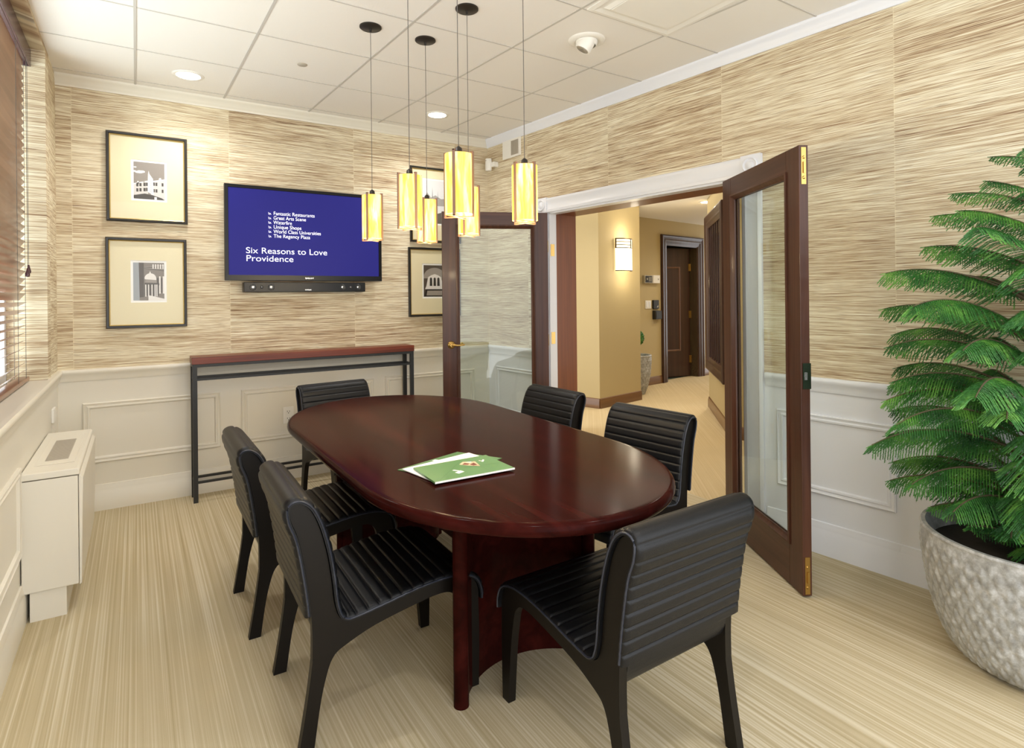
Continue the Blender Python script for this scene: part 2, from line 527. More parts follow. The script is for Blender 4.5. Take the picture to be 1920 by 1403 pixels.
# window sill ledge, valance side and glazing in the recess
bm = bmesh.new(); box(bm, WY0, WY1, 0.0, .2, RAIL - .02, RAIL - .003); struct('trim_40', bm, M['white'], ML)
bm = bmesh.new()
rect_frame(bm, WY0, WY1, RAIL, 2.765, [(0, .22), (0, .18), (.05, .18), (.05, .22)])
for x in (-2.6, -1.5): box(bm, x - .02, x + .02, .185, .21, RAIL, 2.765)
struct('window_1', bm, M['white2'], ML)
bm = bmesh.new(); box(bm, WY0 + .05, WY1 - .05, .20, .204, RAIL + .05, 2.71)
o = struct('window_2', bm, M['glass'], ML)

# ------------------------------------------------------------------ wooden blind
bl = empty('window_blind', (LX - .105, -2.0, RAIL), 0, 'brown wooden venetian blind hanging in the window at the left edge', 'blind')
by0, by1 = WY0 + 2.0 + .02, WY1 + 2.0 - .02
bm = bmesh.new()
nz = 42; z0b, z1b = .055, 1.73
for i in range(nz):
    z = z0b + (z1b - z0b) * i / (nz - 1)
    tilt = radians(52) if i > 9 else radians(30)
    c, s = cos(tilt) * .024, sin(tilt) * .024
    pr = [(-c, -s), (-c * .4, -s * .4 + .003), (c * .4, s * .4 + .003), (c, s), (c * .4, s * .4 + .0005), (-c * .4, -s * .4 + .0005)]
    A = [(a, by0, z + b) for a, b in pr]; B2 = [(a, by1, z + b) for a, b in pr]
    loft(bm, [A, B2], True, True, True)
finish('slats', bm, M['blind'], bl)
bm = bmesh.new(); box(bm, -.03, .03, by0, by1, 1.755, 1.825); bevel(finish('headrail', bm, M['blindrail'], bl), .004)
bm = bmesh.new(); box(bm, .034, .044, by0 - .01, by1 + .012, 1.74, 1.835); box(bm, .0, .044, by1 + .004, by1 + .012, 1.74, 1.835)
bevel(finish('valance', bm, M['blindrail'], bl), .003)
bm = bmesh.new(); box(bm, -.026, .026, by0, by1, .004, .026); bevel(finish('bottom_rail', bm, M['blind'], bl), .004)
bm = bmesh.new()
for y in (by1 - .10, by1 - .34, by1 - .9, by1 - 1.6, by1 - 2.3):
    for x in (-.024, .024):
        tube(bm, [(x, y, .02), (x, y, 1.76)], .0012, 5)
finish('ladder_cords', bm, M['cord'], bl)
for y, zb in ((by1 - .05, .62), (by1 - .09, .60)):
    bm = bmesh.new(); tube(bm, [(.033, y, zb + .02), (.033, y, 1.75)], .0013, 5)
    c_ = finish('pull_cord', bm, M['cord'], bl)
    bm = bmesh.new(); lathe(bm, [(0, -.03), (.009, -.028), (.011, -.018), (.007, 0), (.004, .016), (0, .02)], .033, y, zb, 12)
    finish('tassel', bm, M['blindrail'], c_, 60)

# ------------------------------------------------------------------ door casing, liners and header
bm = bmesh.new()
CW = .115
for a in (D0 - CW, D1):   # side casings
    run_z = [(a, 0), (a, -.016), (a + .02, -.020), (a + .03, -.014), (a + .085, -.014), (a + .095, -.020), (a + CW, -.016), (a + CW, 0)]
    loft(bm, [[(x, y, 0) for x, y in run_z], [(x, y, DZ) for x, y in run_z]], False)
hp = [(0, DZ), (-.016, DZ), (-.020, DZ + .018), (-.014, DZ + .028), (-.014, DZ + .078), (-.022, DZ + .09), (-.022, DZ + .102), (-.014, DZ + .112), (0, DZ + .112)]
run(bm, D0, D1, hp)
struct('trim_30', bm, M['white2'], MR, 40)
for i, a in enumerate((D0 - CW - .003, D1 - .003)):
    bm = bmesh.new(); box(bm, a, a + CW + .006, -.026, 0, DZ - .003, DZ + .118)
    cxr, czr = a + CW / 2 + .003, DZ + .0575
    loops = []
    for r, y in ((.046, -.026), (.046, -.033), (.041, -.037), (.036, -.033), (.033, -.027), (.026, -.027), (.022, -.034), (.012, -.039), (.001, -.040)):
        loops.append([(cxr + r * cos(2 * pi * k / 28), y, czr + r * sin(2 * pi * k / 28)) for k in range(28)])
    loft(bm, loops)
    struct('trim_%d' % (31 + i), bm, M['white2'], MR, 40)
# white jambs then brown liner deeper in
bm = bmesh.new()
box(bm, D0 - .002, D0 + .012, .0, .075, 0, DZ); box(bm, D1 - .012, D1 + .002, .0, .075, 0, DZ)
box(bm, D0, D1, .0, .075, DZ - .014, DZ)
struct('trim_33', bm, M['white2'], MR)
bm = bmesh.new()
box(bm, D0 - .004, D0 + .008, .0755, .30, 0, DZ); box(bm, D1 - .008, D1 + .004, .0755, .30, 0, DZ)
box(bm, D0, D1, .0755, .30, DZ - .010, DZ + .004)
struct('trim_34', bm, M['liner'], MR)

# ------------------------------------------------------------------ french door leaves


def door_leaf(name, hinge, ang, label, flip, width=.84, edge_bolts=False, lever=False, strike=False):
    """local x from hinge to free edge, thickness in y, room-side normal = flip"""
    t = empty(name, (hinge[0], hinge[1], .008), ang, label, 'door', None)
    H = 2.015; TH = .042; st = .112; tp = .105; bt = .195
    y0, y1 = (-TH, 0) if flip > 0 else (0, TH)
    bm = bmesh.new()
    box(bm, 0, st, y0, y1, 0, H); box(bm, width - st, width, y0, y1, 0, H)
    finish_o = bevel(finish('stile', bm, M['mahog'], t), .002)
    bm = bmesh.new(); box(bm, st, width - st, y0, y1, H - tp, H); bevel(finish('top_rail', bm, M['mahogx'], t), .002)
    bm = bmesh.new(); box(bm, st, width - st, y0, y1, 0, bt); bevel(finish('bottom_rail', bm, M['mahogx'], t), .002)
    bm = bmesh.new()
    for ya, sg in ((y0, 1), (y1, -1)):
        rect_frame(bm, st - .006, width - st + .006, bt - .006, H - tp + .006, [(0, ya), (.0, ya - sg * .006), (.010, ya - sg * .008), (.018, ya + sg * .004), (.028, ya + sg * .010), (.030, (y0 + y1) / 2 - sg * .003)])
    finish('glazing_bead', bm, M['mahog'], t, 40)
    bm = bmesh.new(); box(bm, st + .015, width - st - .015, (y0 + y1) / 2 - .003, (y0 + y1) / 2 + .003, bt + .015, H - tp - .015)
    finish('glass_pane', bm, M['glass'], t)
    ym = (y0 + y1) / 2
    if edge_bolts:
        for z in (H - .175, .008):
            bm = bmesh.new(); box(bm, width - .001, width + .0025, ym - .011, ym + .011, z, z + .165)
            for zz in (z + .03, z + .12):
                lathe_x(bm, width, ym, zz, .007, .008)
            box(bm, width + .002, width + .008, ym - .003, ym + .003, z + .05, z + .10)
            finish('flush_bolt', bm, M['brass'], t)
    if strike:
        bm = bmesh.new(); box(bm, width - .001, width + .003, ym - .013, ym + .024, .925, 1.04)
        s_ = finish('strike_plate', bm, M['nickel'], t)
        bm = bmesh.new(); box(bm, width + .0025, width + .0045, ym - .007, ym + .007, .965, 1.0); finish('latch_opening', bm, M['silver'], s_)
    if lever:
        h_ = None
        for sg, yy in ((-1, y0), (1, y1)):
            bm = bmesh.new()
            loops = []
            for r, d in ((.030, 0), (.030, .004), (.024, .010), (.012, .014), (.011, .045)):
                loops.append([(width - .065 + r * cos(2 * pi * k / 20), yy + sg * d, .98 + r * sin(2 * pi * k / 20)) for k in range(20)])
            loft(bm, loops, cap1=True)
            tube(bm, catmull([(width - .065, yy + sg * .045, .98), (width - .085, yy + sg * .052, .982), (width - .12, yy + sg * .050, .978), (width - .165, yy + sg * .046, .984)], 4), [.009] * 4 + [.008] * 4 + [.007] * 4 + [.005], 8)
            finish('lever_handle', bm, M['brass'], t, 50)
    for z in (.25, 1.0, 1.75):
        bm = bmesh.new(); yh = y1 if flip > 0 else y0
        tube(bm, [(-.006, yh, z - .045), (-.006, yh, z + .045)], .006, 8)
        box(bm, -.003, -.0005, min(yh, yh - flip * .034), max(yh, yh - flip * .034), z - .045, z + .045)
        finish('hinge', bm, M['brass'], t)
    return t


def lathe_x(bm, x, y, z, r, d):
    loops = [[(x + dd, y + rr * cos(2 * pi * k / 12), z + rr * sin(2 * pi * k / 12)) for k in range(12)] for rr, dd in ((r, 0), (r, d * .5), (r * .6, d))]
    loft(bm, loops, cap1=True)


def wallpt(s, n=0):
    v = MR @ Vector((s, n, 0)); return (v.x, v.y)


door_leaf('french_door', (.222, -2.438), atan2(-3.163 + 2.438, -.196 - .222), 'mahogany framed glass door leaf opened into the room toward the potted tree', 1, .837, True, False, True)
door_leaf('french_door', (.058, -.832), atan2(.335, -.79), 'mahogany framed glass door leaf with brass lever, folded back near the far wall', -1, .84, False, True)

# brass hinge leaves on the white jamb
for z in (1.02, 1.73):
    bm = bmesh.new(); box(bm, D0 + .012, D0 + .0145, .012, .052, z - .048, z + .048)
    for k in range(4):
        box(bm, D0 + .0145, D0 + .0155, .026, .030, z - .036 + k * .022, z - .032 + k * .022)
    o = finish('hinge_plate', bm, M['brass'], matrix=MR)
    tag(o, 'brass hinge plate on the white door jamb, the %s one' % ('upper' if z > 1.5 else 'lower'), 'hinge', 'brass hinge plates on the jamb')

# ------------------------------------------------------------------ ceiling fittings


def downlight(x, y, label, power=22, group='recessed ceiling downlights'):
    t = empty('recessed_downlight', (x, y, CEIL), 0, label, 'ceiling light', group)
    bm = bmesh.new(); lathe(bm, [(.068, -.001), (.070, -.006), (.088, -.005), (.092, -.0005), (.092, .004)], n=36); finish('trim_ring', bm, M['plastic'], t, 60)
    bm = bmesh.new(); lathe(bm, [(.0, -.004), (.069, -.004), (.069, .003)], n=36); finish('lamp_lens', bm, M['lamp'], t, 60)
    spot('downlight_beam', (x, y, CEIL - .03), power, 150, 1.0)
    return t


downlight(-2.435, -.401, 'glowing round recessed downlight in the ceiling at the left, above the two framed photographs')
downlight(-.728, -.475, 'glowing round recessed downlight in the ceiling near the far right corner')
for x, y in ((-2.43, -2.4), (-2.43, -4.3), (-.9, -4.1)):
    spot('downlight_beam', (x, y, CEIL - .03), 22, 150, 1.0)

t = empty('adjustable_spotlight', (-.593, -2.123, CEIL), 0, 'white swivelling eyeball spotlight on the ceiling above the doorway', 'ceiling light')
bm = bmesh.new(); lathe(bm, [(.06, -.004), (.065, -.010), (.085, -.012), (.100, -.006), (.103, 0)], n=40); finish('trim_ring', bm, M['plastic'], t, 60)
bm = bmesh.new()
for i in range(1):
    lathe(bm, [(.062, -.004), (.060, -.018), (.054, -.030), (.050, -.034)], n=32)
g_ = finish('socket', bm, M['plastic'], t, 60)
bm = bmesh.new(); lathe(bm, [(.046, .02), (.046, -.035), (.042, -.045), (.036, -.045), (.034, -.030), (.0, -.028)], n=32)
h_ = finish('lamp_head', bm, M['plastic'], t, 60); h_.location = (-.012, -.01, -.022); h_.rotation_euler = (radians(18), radians(24), 0)
bm = bmesh.new(); lathe(bm, [(0, -.040), (.034, -.0445)], n=24); finish('reflector', bm, M['silver'], h_, 60)
bm = bmesh.new(); lathe(bm, [(0, -.008), (.017, -.008), (.028, -.004), (.030, 0)], -1.859, -.95, CEIL, 24)
tag(finish('sprinkler_cover', bm, M['grey'], smooth=60), 'small flat round sprinkler cover in a ceiling tile', 'sprinkler')
# lay-in air panel
t = empty('ceiling_air_panel', (-.537, -2.677, CEIL), 0, 'square white raised air diffuser panel in the ceiling at the top edge', 'vent')
bm = bmesh.new()
loops = []
for o_, h in ((.285, 0), (.285, -.006), (.262, -.010), (.235, -.004), (.225, -.004), (.205, -.016), (.200, -.016)):
    loops.append([(-o_, -o_ * .98, h), (o_, -o_ * .98, h), (o_, o_ * .98, h), (-o_, o_ * .98, h)])
loft(bm, loops); finish('diffuser_frame', bm, M['plastic'], t)
bm = bmesh.new(); box(bm, -.2, .2, -.196, .196, -.02, -.014); bevel(finish('center_plate', bm, M['plastic'], t), .004)

# wall vent and motion sensor
t = empty('wall_vent', wallpt(.372) + (2.645,), RW_ANG, 'small square white wall vent with a grey mesh, high in the far corner', 'vent')
bm = bmesh.new(); box(bm, -.125, .125, -.012, 0, -.08, .08); bevel(finish('vent_plate', bm, M['plastic'], t), .003)
bm = bmesh.new(); box(bm, .0, .10, -.014, -.011, -.062, .062)
for k in range(9): box(bm, .004 + k * .0108, .007 + k * .0108, -.017, -.013, -.06, .06)
finish('vent_mesh', bm, M['grey'], t)
t = empty('motion_sensor', wallpt(.13) + (2.545,), RW_ANG, 'small white motion sensor on the wall below the vent in the far corner', 'sensor')
bm = bmesh.new(); box(bm, .0, .04, -.05, 0, -.025, .02); bevel(finish('bracket', bm, M['plastic'], t), .004)
bm = bmesh.new(); loops = []
for z, w_ in ((-.055, .028), (-.045, .034), (.0, .036), (.045, .034), (.052, .028)):
    loops.append([(-.03 + w_ * cos(a), -.055 + .026 * sin(a) * (1.2 if sin(a) < 0 else .8), z) for a in [2 * pi * k / 20 for k in range(20)]])
loft(bm, loops, True, True, True); finish('sensor_body', bm, M['plastic'], t, 50)
bm = bmesh.new(); lathe(bm, [(0, 0), (.006, 0)], 0, 0, 0, 10)
q = finish('indicator', bm, M['grey'], t); q.location = (-.03, -.0875, .034); q.rotation_euler = (radians(90), 0, 0)

# ------------------------------------------------------------------ pendants


def pendant(x, y, rot, label, first=[None]):
    if first[0] is None:
        t = empty('pendant_lamp', (x, y, 1.66), rot, label, 'pendant lamp', 'six amber glass pendants above the table')
        R_ = .053
        bm = bmesh.new(); lathe(bm, [(R_ - .003, .012), (R_, .012), (R_, .238), (R_ - .003, .238), (R_ - .003, .012)], n=40)
        finish('glass_shade', bm, M['amber'], t, 60)
        bm = bmesh.new(); lathe(bm, [(0, .013), (R_ - .003, .013)], n=40); finish('bottom_diffuser', bm, M['amber'], t)
        for k in range(4):
            a = pi / 2 * k; Mx = Matrix.Rotation(a, 4, 'Z')
            bm = bmesh.new(); box(bm, R_ + .0005, R_ + .006, -.0052, .0052, .0, .247, 0, Mx); box(bm, .0, R_ + .006, -.0045, .0045, .0, .004, 0, Mx)
            box(bm, R_ - .006, R_ + .006, -.0045, .0045, .243, .247, 0, Mx)
            finish('metal_strap', bm, M['bronze'], t)
        bm = bmesh.new(); lathe(bm, [(0, .205), (.012, .205), (.016, .225), (.013, .262), (.004, .270), (0, .27)], n=16)
        box(bm, -R_ - .001, R_ + .001, -.003, .003, .236, .239); box(bm, -.003, .003, -R_ - .001, R_ + .001, .236, .239)
        finish('socket', bm, M['canopy'], t, 50)
        bm = bmesh.new(); tube(bm, [(0, 0, .268), (0, 0, CEIL - 1.66 - .012)], .0016, 6); finish('cord', bm, M['cord'], t)
        bm = bmesh.new(); z = CEIL - 1.66
        lathe(bm, [(0, z - .030), (.005, z - .030), (.007, z - .014), (.014, z - .0125), (.052, z - .010), (.057, z - .006), (.057, z)], n=40)
        finish('canopy', bm, M['canopy'], t, 50)
        first[0] = t
    else:
        src = first[0]; t = src.copy(); COL.objects.link(t); t.location = (x, y, 1.66); t.rotation_euler = (0, 0, rot)
        for ch in list(src.children):
            c = ch.copy(); COL.objects.link(c); c.parent = t
        t['label'] = label
    l = bpy.data.lights.new('pendant_bulb', 'POINT'); l.energy = 2.5; l.color = (1, .78, .45); l.shadow_soft_size = .04
    for dz in (-.05,):
        o = bpy.data.objects.new('pendant_bulb', l); o.location = (x, y, 1.66 + dz); COL.objects.link(o)
    return t


VA = atan2(.54, .84)   # direction helper
pendant(-1.674, -1.652, .75, 'amber glass pendant lamp hanging in front of the television screen')
pendant(-1.362, -1.656, .80, 'amber glass pendant lamp hanging low in front of the upper right framed photograph')
pendant(-1.334, -2.090, .62, 'amber glass pendant lamp partly hidden behind the largest pendant')
pendant(-1.702, -2.220, .10, 'amber glass pendant lamp just right of the television, beside the framed photograph')
pendant(-1.695, -2.677, .75, 'amber glass pendant lamp that hangs nearest and looks largest')
pendant(-1.372, -2.643, .20, 'rightmost amber glass pendant lamp, hanging before the french door')

# ------------------------------------------------------------------ framed photographs
GR = {}


def grey(v, warm=6):
    k = (v, warm)
    if k not in GR: GR[k] = plain('photo_tone_%d' % v, (min(255, v + warm), v, max(0, v - warm)), .5)
    return GR[k]


def picture(x0, x1, z0, z1, label, photo, portrait=True, ph=None):
    cx, cz = (x0 + x1) / 2, (z0 + z1) / 2
    t = empty('framed_photograph', (cx, 0, cz), 0, label, 'picture', 'framed photographs on the far wall')
    w, h = (x1 - x0) / 2, (z1 - z0) / 2
    bm = bmesh.new(); rect_frame(bm, -w, w, -h, h, [(0, -.001), (0, -.022), (.004, -.027), (.014, -.026), (.018, -.018), (.018, -.006)], close=False); finish('frame', bm, M['fframe'], t)
    bm = bmesh.new(); rect_frame(bm, -w + .018, w - .018, -h + .018, h - .018, [(0, -.019), (.005, -.016), (.006, -.006)]); finish('fillet', bm, M['gilt'], t)
    pw, phh, pcx, pcz = ph
    a, b, c, d = pcx - pw / 2, pcx + pw / 2, pcz - phh / 2, pcz + phh / 2
    bm = bmesh.new()
    W_, H_ = w - .018, h - .018
    for q in ((-W_, a, -H_, H_), (b, W_, -H_, H_), (a, b, -H_, c), (a, b, d, H_)):
        box(bm, q[0], q[1], -.009, -.006, q[2], q[3])
    finish('mat_board', bm, M['mat'], t)
    bm = bmesh.new(); box(bm, a, b, -.006, -.003, c, d); pb = finish('print', bm, M['paper_w'], t)
    e = .014
    bm = bmesh.new(); mats = photo(bm, a + e, b - e, c + e, d - e)
    finish('photograph', bm, mats, pb)
    bm = bmesh.new(); box(bm, -W_, W_, -.0135, -.0125, -H_, H_); finish('glass', bm, M['picglass'], t)
    return t


def poly(bm, pts, y, mi, a, b, c, d):
    vs = [bm.verts.new((a + (b - a) * u, y, c + (d - c) * v)) for u, v in pts]
    f = bm.faces.new(vs); f.material_index = mi
    f.normal_update()
    if f.normal.y > 0: f.normal_flip()


def theater(bm, a, b, c, d):
    P = lambda pts, mi, k: poly(bm, pts, -.0062 - k * .0002, mi, a, b, c, d)
    R4 = lambda u0, u1, v0, v1: [(u0, v0), (u1, v0), (u1, v1), (u0, v1)]
    P(R4(0, 1, 0, 1), 0, 0)
    for cu, cv, r in ((.2, .73, .09), (.28, .74, .07), (.12, .72, .06), (.05, .85, .04), (.03, .74, .05)):
        P([(cu + r * cos(q) * 1.2, cv + r * .45 * sin(q)) for q in [2 * pi * k / 14 for k in range(14)]], 1, .5 + cu)
    P([(0, .1), (.46, .12), (.46, .50), (0, .40)], 2, 2); P([(.55, .05), (1, 0), (1, .58), (.55, .48)], 2, 2)
    P([(0, .38), (.46, .48), (.46, .51), (0, .41)], 1, 3); P([(.55, .47), (1, .55), (1, .58), (.55, .50)], 1, 3)
    for u in (.1, .3): P([(u, .40), (u + .08, .42), (u + .06, .47), (u + .02, .48)], 1, 3)
    P([(.8, .53), (.9, .55), (.88, .61), (.82, .60)], 1, 3)
    for u in (.08, .18, .31, .39):
        for v in (.32, .18): P(R4(u, u + .07, v + u * .1, v + .09 + u * .1), 3, 4)
    for u in (.62, .70, .90):
        for v in (.38, .20): P(R4(u, u + .06, v, v + .09), 3, 4)
    P([(.44, .2), (.64, .12), (.62, .56), (.50, .70), (.48, .78), (.46, .68)], 1, 5)
    for k in range(8): P([(.52, .20 + k * .055), (.58, .18 + k * .055), (.58, .215 + k * .055), (.52, .235 + k * .055)], 2, 6)
    P([(0, 0), (1, 0), (.9, .05), (.6, .12), (.35, .15), (.12, .11), (0, .08)], 3, 7); P(R4(.66, .74, .0, .07), 1, 8)
    return [grey(142, 8), grey(245, 2), grey(214, 4), grey(70, 4)]


def cupola(bm, a, b, c, d):
    P = lambda pts, mi, k: poly(bm, pts, -.0062 - k * .0002, mi, a, b, c, d)
    R4 = lambda u0, u1, v0, v1: [(u0, v0), (u1, v0), (u1, v1), (u0, v1)]
    P(R4(0, 1, 0, 1), 1, 0); P([(0, 0), (.22, 0), (.20, 1), (0, 1)], 0, 1)
    P([(.2, 0), (.34, 0), (.34, 1), (.18, 1)], 3, 2)
    for k in range(4): P([(.35, .84 + k * .012), (1, .78 + k * .05), (1, .80 + k * .05), (.35, .85 + k * .012)], 2 if k % 2 else 3, 3)
    for k in range(5): P([(.62 + k * .08, .84), (.66 + k * .08, .84), (.66 + k * .08, .96), (.62 + k * .08, .96)], 4, 4)
    for u in (.83, .95): P(R4(u, u + .05, .18, .64), 4, 4)
    P(R4(.76, .82, .2, .6), 3, 4); P(R4(.89, .94, .2, .6), 3, 4)
    P([(.38, .56)] + [(.55 + .19 * cos(q), .58 + .14 * sin(q)) for q in [pi - pi * k / 12 for k in range(13)]] + [(.74, .54)], 4, 5)
    P([(.38, .45), (.76, .45), (.74, .54), (.40, .56)], 2, 5); P([(.50, .70), (.54, .78), (.58, .70)], 4, 6)
    P([(.36, .42), (.84, .40), (.84, .46), (.36, .47)], 3, 6)
    P(R4(.36, .82, .12, .42), 3, 6)
    for u in (.38, .47, .58, .68, .74): P(R4(u, u + .035, .10, .42), 4, 7)
    P([(.48, .0), (1, .0), (1, .04), (.48, .14)], 4, 8); P([(.2, 0), (.48, 0), (.48, .1), (.2, .08)], 1, 8)
    return [grey(168, -6), grey(126, 8), grey(150, 8), grey(78, 8), grey(236, 4)]


def harbour(bm, a, b, c, d):
    P = lambda pts, mi, k: poly(bm, pts, -.0062 - k * .0002, mi, a, b, c, d)
    P([(0, 0), (1, 0), (1, 1), (0, 1)], 0, 0)
    P([(0, .55), (.12, .72), (.3, .6), (.5, .66), (.75, .58), (1, .6), (1, .5), (0, .48)], 1, 1)
    P([(.35, .6), (.38, .6), (.37, .85)], 2, 2); P([(.6, .58), (.62, .58), (.61, .78)], 2, 2)
    P([(0, .4), (1, .42), (1, .5), (0, .48)], 1, 2); P([(.2, .1), (.5, .22), (1, .3), (1, 0), (.1, 0)], 2, 2)
    return [grey(226, 0), grey(160, 4), grey(92, 6)]


def facade(bm, a, b, c, d):
    P = lambda pts, mi, k: poly(bm, pts, -.0062 - k * .0002, mi, a, b, c, d)
    P([(0, 0), (1, 0), (1, 1), (0, 1)], 0, 0)
    P([(0, .58)] + [(.5 - .5 * cos(q), .62 + .3 * sin(q)) for q in [pi * k / 14 for k in range(15)]] + [(1, .58)], 1, 1)
    P([(.10, .28), (.2, .62), (.34, .68), (.5, .72), (.66, .68), (.8, .62), (.90, .28)], 2, 2)
    for u in (.27, .44, .61): P([(u, .34), (u + .12, .34), (u + .11, .58), (u + .06, .62), (u + .01, .58)], 3, 3)
    P([(.06, .24), (.94, .24), (.90, .32), (.10, .32)], 2, 4)
    P([(0, 0), (1, 0), (.9, .24), (.1, .24)], 3, 3); P([(.12, .04), (.88, .04), (.84, .19), (.16, .19)], 1, 4)
    return [grey(74, 10), grey(150, 8), grey(228, 4), grey(40, 4)]


picture(-2.885, -2.421, 1.880, 2.470, 'upper left framed photograph of a theatre facade with a tall sign', theater, ph=(.206, .275, .008, -.013))
picture(-2.892, -2.430, 1.175, 1.773, 'lower left framed photograph of a small domed cupola with columns', cupola, ph=(.206, .282, .008, .010))
picture(-.768, -.29, 1.832, 2.478, 'upper right framed photograph of a harbour, half hidden by pendants', harbour, ph=(.24, .40, .0, .03))
picture(-.788, -.30, 1.195, 1.785, 'lower right framed photograph of an arched facade, partly behind the door', facade, ph=(.235, .30, .0, .01))

# ------------------------------------------------------------------ television and sound bar
FNT = {}


def text_mesh(bm, s, x, z, size, y, mi=0, width=None, bold=0.0):
    cu = bpy.data.curves.new('t', 'FONT'); cu.body = s; cu.size = size; cu.offset = bold
    o = bpy.data.objects.new('t', cu); COL.objects.link(o)
    dg = bpy.context.evaluated_depsgraph_get(); me = bpy.data.meshes.new_from_object(o.evaluated_get(dg))
    w = max((v.co.x for v in me.vertices), default=1); k = (width / w) if width else 1
    n0 = len(bm.verts); f0 = len(bm.faces)
    bm.from_mesh(me); bm.verts.ensure_lookup_table(); bm.faces.ensure_lookup_table()
    for v in bm.verts[n0:]: v.co = Vector((x + v.co.x * k, y, z + v.co.y))
    for f in bm.faces[f0:]: f.material_index = mi
    bpy.data.objects.remove(o); bpy.data.curves.remove(cu); bpy.data.meshes.remove(me)


TX0, TX1, TZ0, TZ1 = -2.198, -1.046, 1.492, 2.182
t = empty('television', ((TX0 + TX1) / 2, 0, (TZ0 + TZ1) / 2), 0, 'wall mounted flat television showing a blue slide with white text', 'television')
hw, hh = (TX1 - TX0) / 2, (TZ1 - TZ0) / 2
bm = bmesh.new(); box(bm, -hw, hw, -.075, -.045, -hh, hh); box(bm, -hw * .7, hw * .7, -.046, -.03, -hh * .7, hh * .7); bevel(finish('housing', bm, M['tvb'], t), .005)
bm = bmesh.new(); box(bm, -.25, .25, -.032, -.002, -.15, .15); finish('wall_bracket', bm, M['dark'], t)
bm = bmesh.new(); rect_frame(bm, -hw, hw, -hh, hh, [(0, -.070), (.002, -.080), (.024, -.081), (.026, -.076)]); box(bm, -hw + .01, hw - .01, -.0815, -.07, -hh + .004, -hh + .040); finish('bezel', bm, M['tvb'], t)
bm = bmesh.new(); box(bm, -hw + .025, hw - .025, -.0765, -.074, -hh + .040, hh - .025); sc_ = finish('screen', bm, M['blue'], t)
ocx, ocz = (TX0 + TX1) / 2, (TZ0 + TZ1) / 2


def slide(name, s_, x, z, size, width, bold):
    bm = bmesh.new(); text_mesh(bm, s_, x - ocx, z - ocz, size, -.0772, width=width, bold=bold); finish(name, bm, M['txt'], sc_)


slide('title_line', 'Six Reasons to Love', -2.062, 1.690, .062, .578, -.0002)
slide('title_line', 'Providence', -2.062, 1.633, .062, .328, -.0002)
for k, (s_, w_) in enumerate((('Fantastic Restaurants', .297), ('Great Arts Scene', .232), ('Waterfire', .130), ('Unique Shops', .198), ('World Class Universities', .342), ('The Regency Plaza', .262))):
    zz = 1.976 - k * .0333
    slide('bullet_line', s_, -1.872, zz, .037, w_, -.0001)
    bm = bmesh.new()   # small curl shaped bullet mark
    bx_ = -1.905 - ocx; bz_ = zz - ocz
    tube(bm, [(bx_, -.0775, bz_ + .018), (bx_ + .001, -.0775, bz_ + .003), (bx_ + .008, -.0775, bz_ + .001), (bx_ + .011, -.0775, bz_ + .007), (bx_ + .006, -.0775, bz_ + .012)], .0012, 5)
    tube(bm, [(bx_ + .006, -.0775, bz_ + .012), (bx_ + .013, -.0775, bz_ + .010), (bx_ + .017, -.0775, bz_ + .001)], .0012, 5)
    finish('bullet_mark', bm, M['txt'], sc_)
bm = bmesh.new(); text_mesh(bm, 'SAMSUNG', -.028, -hh + .016, .013, -.0822, width=.062, bold=.0004); finish('maker_mark', bm, M['silver'], t)

t = empty('sound_bar', (-1.632, 0, 1.445), 0, 'black sound bar mounted on the wall right below the television', 'speaker')
bm = bmesh.new(); box(bm, -.445, .445, -.085, -.002, -.036, .036); bevel(finish('housing', bm, M['tvb'], t), .004)
for x, r in ((-.385, .019), (-.325, .009), (-.262, .019), (.262, .019), (.325, .009), (.385, .019)):
    bm = bmesh.new(); loops = []
    for rr, y in ((r * 1.25, -.0853), (r * 1.1, -.0875), (r * .75, -.086), (r * .5, -.0865), (r * .45, -.0895), (0.0005, -.0905)):
        loops.append([(x + rr * cos(2 * pi * k / 18), y, rr * sin(2 * pi * k / 18)) for k in range(18)])
    loft(bm, loops[:4], mi=0); loft(bm, loops[3:], mi=1)
    finish('speaker_cone', bm, [M['dark'], M['silver']], t, 50)
bm = bmesh.new(); text_mesh(bm, 'SAMSUNG', -.02, -.024, .011, -.0856, width=.046, bold=.0004); finish('maker_mark', bm, M['silver'], t)

# ------------------------------------------------------------------ console table
t = empty('console_table', (-1.625, -.12, 0), 0, 'long narrow console table with cherry wood top and black steel frame', 'console table')
L2, YF, YR = .79, -.095, .075
bm = bmesh.new(); box(bm, -L2 - .004, L2 + .004, YF - .004, YR + .004, .925, .972); bevel(finish('tabletop', bm, M['ctop'], t), .002)
for x in (-L2 + .014, L2 - .014):
    for y in (YF + .012, YR - .012):
        bm = bmesh.new(); box(bm, x - .014, x + .014, y - .012, y + .012, 0, .905); finish('leg', bm, M['black'], t)
bm = bmesh.new()
for z in (.905,):
    for y in (YF + .012, YR - .012): box(bm, -L2, L2, y - .012, y + .012, z, z + .020)
    for x in (-L2 + .014, L2 - .014): box(bm, x - .014, x + .014, YF + .024, YR - .024, z, z + .02)
finish('top_frame', bm, M['black'], t)
for z in (.815, .125):
    bm = bmesh.new()
    for y in (YF + .012, YR - .012): box(bm, -L2 + .028, L2 - .028, y - .008, y + .008, z, z + .016)
    for x in (-L2 + .014, L2 - .014): box(bm, x - .008, x + .008, YF + .024, YR - .024, z, z + .016)
    finish('stretcher', bm, M['black'], t)

